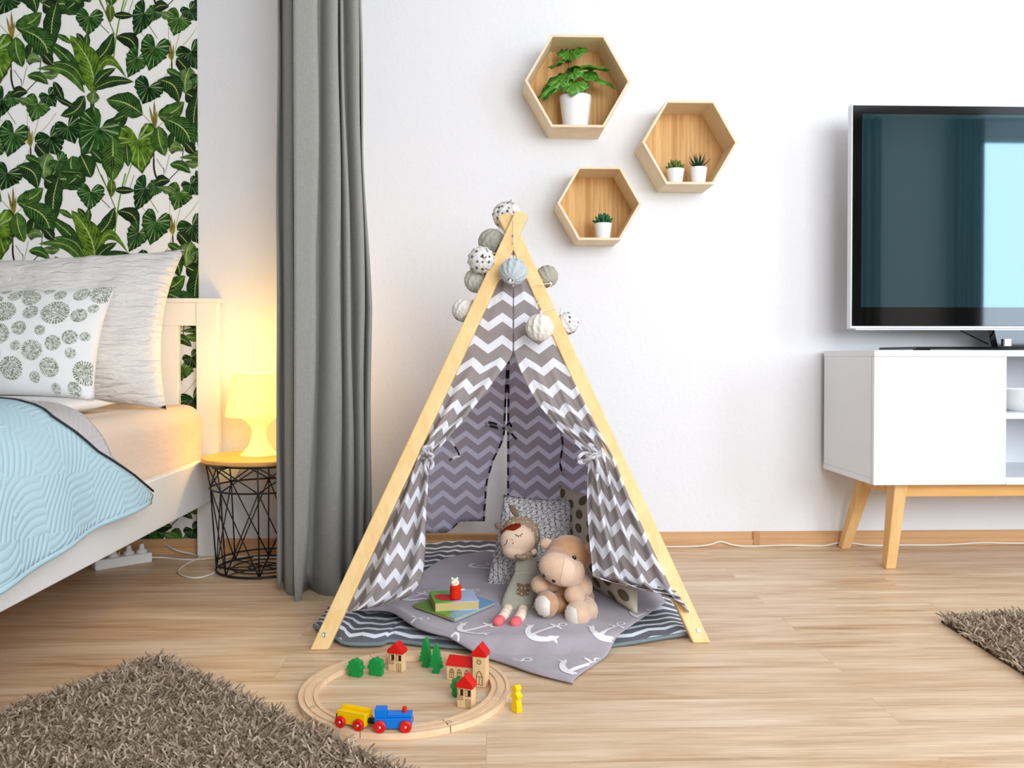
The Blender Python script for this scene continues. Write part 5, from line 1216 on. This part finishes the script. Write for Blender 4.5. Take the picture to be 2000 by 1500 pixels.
# chapel nave and tower
p, Mx = local(903, 1328, R(-17)); rt = root('toy_chapel', 'low wooden chapel block with arched windows and long red roof', 'toy building', p)
wd = .066; dp = .018; h_ = .033
b = MB().box((-wd/2, -dp/2, 0), (wd/2, dp/2, h_), M=Mx).build('chapel_body', M['block'], rt, bevel=.0008); sub_of(b, rt)
q = [Mx @ Vector(v_) for v_ in ((-wd/2-.002, -dp/2-.003, h_-.001), (wd/2, -dp/2-.003, h_-.001), (wd/2, dp/2, h_-.001), (-wd/2-.002, dp/2, h_-.001), (-wd/2+.002, dp/2-.007, h_+.017), (wd/2, dp/2-.007, h_+.017), (wd/2, dp/2, h_+.017), (-wd/2+.002, dp/2, h_+.017))]
MB().hexa(q[:4], q[4:]).build('roof', M['red'], rt, bevel=.0008)
mb = MB()
for cx in (-.021, -.004, .013):
    y = -dp/2-.0002; outline(mb, [(cx-.0045, .006), (cx+.0045, .006), (cx+.0045, .018), (cx+.003, .0235), (cx, .0255), (cx-.003, .0235), (cx-.0045, .018)], Mx, y); outline(mb, [(cx, .006), (cx, .025)], Mx, y, closed=False); outline(mb, [(cx-.0045, .018), (cx+.0045, .018)], Mx, y, closed=False)
mb.build('printed_windows', M['ink'], b)
p, Mx = local(939, 1338, R(-18)); rt = root('toy_tower', 'tall wooden clock tower block with red pointed roof', 'toy building', p)
wd = .029; dp = .023; h_ = .064
b = MB().box((-wd/2, -dp/2, 0), (wd/2, dp/2, h_), M=Mx).build('tower_body', M['block'], rt, bevel=.0008); sub_of(b, rt)
MB().prism([(-wd/2-.002, h_), (wd/2+.002, h_), (wd/2+.002, h_+.007), (0, h_+.026), (-wd/2-.002, h_+.007)], dp+.005, Mx).build('roof', M['red'], rt, bevel=.0008)
mb = MB(); y = -dp/2-.0002
outline(mb, [(.0045*math.cos(2*PI*i/16), h_-.011+.0045*math.sin(2*PI*i/16)) for i in range(16)], Mx, y); outline(mb, [(0, h_-.0085), (0, h_-.011), (.002, h_-.011)], Mx, y, .0005, False)
outline(mb, [(-.006, .006), (.007, .004), (.007, .022), (.004, .030), (.0005, .034), (-.003, .031), (-.006, .023)], Mx, y, .0009); outline(mb, [(-.006, .022), (.007, .021)], Mx, y, .0006, False); outline(mb, [(.0005, .006), (.0005, .022)], Mx, y, .0006, False)
mb.build('printed_door_and_clock', M['ink'], b)
# trees, bushes
def fir(px, py, h_, ang, label):
    p, Mx = local(px, py, ang); n = 6; right = [(.007, 0), (.0085, .004), (.0055, .012)]
    for i in range(n):
        t = i/n; z_ = .012+(h_-.016)*t; w_ = .0155*(1-t*.78); right += [(w_, z_), (w_*.96, z_+.004), (w_*.62, z_+(h_-.016)/n*.85)]
    right += [(.0015, h_-.001)]; poly = right+[(-x, z) for x, z in right[::-1]]
    MB().prism([(x, z) for x, z in poly], .013, Mx).build('toy_fir', M['green'], smooth=False, bevel=.0008, cat='toy tree', label=label, group='green wooden fir trees', origin=p)
fir(832, 1302, .066, R(-24), 'green wooden toy fir tree, the taller left one behind the track village'); fir(852, 1314, .066, R(-14), 'green wooden toy fir tree, right one, slightly nearer the viewer')
def bush(px, py, ang, label, s_=1.15):
    p, Mx = local(px, py, ang); pts = []
    lob = [(-.013, .008), (-.016, .019), (-.010, .029), (0, .0335), (.010, .027), (.016, .019), (.0135, .009)]
    poly = [(-.0125, 0), (-.0135, .004)]; NL = 5.0
    for i in range(46):
        a = R(205-230*i/45); r_ = 1+.22*abs(math.sin((a+.44)*NL/4.014*PI)); poly.append((.0132*r_*math.cos(a), .0165+.0138*r_*math.sin(a)))
    poly += [(.0135, .004), (.0125, 0)]
    MB().prism([(x*s_, z*s_) for x, z in poly[::-1]], .016, Mx).build('toy_bush', M['green'], bevel=.0012, cat='toy tree', label=label, group='green wooden bushes', origin=p)
bush(695, 1320, R(-22), 'green wooden toy bush, leftmost inside the track circle'); bush(735, 1318, R(-18), 'green wooden toy bush just left of the back toy house'); bush(898, 1358, R(20), 'green wooden toy bush mostly hidden behind the front toy house')
# yellow figure
p, Mx = local(1009, 1390, R(-48)); rt = root('toy_figure', 'yellow wooden toy person standing just outside the track on the right', 'toy figure', p)
poly = [(-.009, 0), (.009, 0), (.0085, .012), (.006, .026), (.010, .028), (.0105, .033), (.006, .037)]+[(.0072*math.cos(a), .046+.0072*math.sin(a)) for a in [R(x) for x in range(-50, 231, 28)]]+[(-.006, .037), (-.0105, .033), (-.010, .028), (-.006, .026), (-.0085, .012)]
MB().prism(poly, .014, Mx).build('figure_body', M['yellow'], rt, bevel=.0012)
# ================================================================ RUGS
def shag(name, P0, u, v, lu, lv, label, dens, vis):
    u = u.normalized(); v = v.normalized(); rt = root(name, label, 'rug', P0)
    q = [P0, P0+u*lu, P0+u*lu+v*lv, P0+v*lv]
    if (q[1]-q[0]).cross(q[3]-q[0]).z < 0: q = [q[0], q[3], q[2], q[1]]
    MB().hexa([Vector((a.x, a.y, .0005)) for a in q], [Vector((a.x, a.y, .006)) for a in q]).build('backing', M['rugb'], rt)
    V = []; Fc = []; C = []
    nu = int(lu/dens); nv = int(lv/dens)
    for i in range(nu):
        for j in range(nv):
            a = (i+rng.random())*dens; b = (j+rng.random())*dens; p = P0+u*a+v*b
            if not vis(p): continue
            if rng.random() < .15 and False: continue
            for s_ in range(2):
                th = rng.random()*2*PI; lean = .3+.9*rng.random(); L = .020+.016*rng.random(); w_ = .0016+.0012*rng.random()
                d = Vector((math.cos(th)*lean, math.sin(th)*lean, 1)).normalized(); side = Vector((-math.sin(th), math.cos(th), 0))
                if rng.random() < .5: side = d.cross(side)
                o = Vector((p.x+(rng.random()-.5)*dens, p.y+(rng.random()-.5)*dens, .004)); bend = Vector((math.cos(th), math.sin(th), -.9))*L*.35*rng.random()
                m1 = o+d*L*.55; m2 = o+d*L+bend; b_ = len(V)
                V.extend([o-side*w_, o+side*w_, m1-side*w_, m1+side*w_, m2-side*w_*.6, m2+side*w_*.6]); Fc.extend([(b_, b_+1, b_+3, b_+2), (b_+2, b_+3, b_+5, b_+4)]); t_ = rng.random(); C.extend([t_]*2)
    me = bpy.data.meshes.new('pile'); me.from_pydata([tuple(x-P0) for x in V], [], Fc); me.materials.append(M['shag'])
    ca = me.color_attributes.new('tint', 'FLOAT_COLOR', 'CORNER'); ca.data.foreach_set('color', np.repeat(np.array(C), 4).repeat(4).astype(float)); me.update()
    o = bpy.data.objects.new('pile', me); COL.objects.link(o); o.parent = rt; o['kind'] = 'stuff'
k = mat('shag_yarn', (140, 118, 96), .9, .1, trans=.15); tn = k.new('ShaderNodeVertexColor'); tn.layer_name = 'tint'; s_ = k.sep(tn.outputs[0]) if False else None
rp = k.new('ShaderNodeValToRGB'); k.link(tn.outputs[0], rp.inputs[0]); e = rp.color_ramp.elements; e[0].position = 0; e[0].color = rgb((122, 102, 82)); e[1].position = 1; e[1].color = rgb((212, 192, 168)); setcol(k, rp.outputs[0]); M['shag'] = k.m
M['rugb'] = plain('rug_backing', (84, 68, 54), .95, .05)
P0 = at(310, 1296, Z=0); Pa = at(0, 1408, Z=0); Pb = at(735, 1500, Z=0)
shag('shaggy_rug', P0, Pb-P0, Pa-P0, 1.15, .85, 'brown shaggy rug lying at the front left beside the bed', .0062, lambda p: p.y > 1.05)
P0 = at(1838, 1216, Z=0); Pa = at(2000, 1207, Z=0); Pb = at(2004, 1322, Z=0)
shag('shaggy_rug', P0, Pa-P0, Pb-P0, 1.3, .8, 'brown shaggy rug lying at the right before the white cabinet', .0075, lambda p: p.x < 1.9)
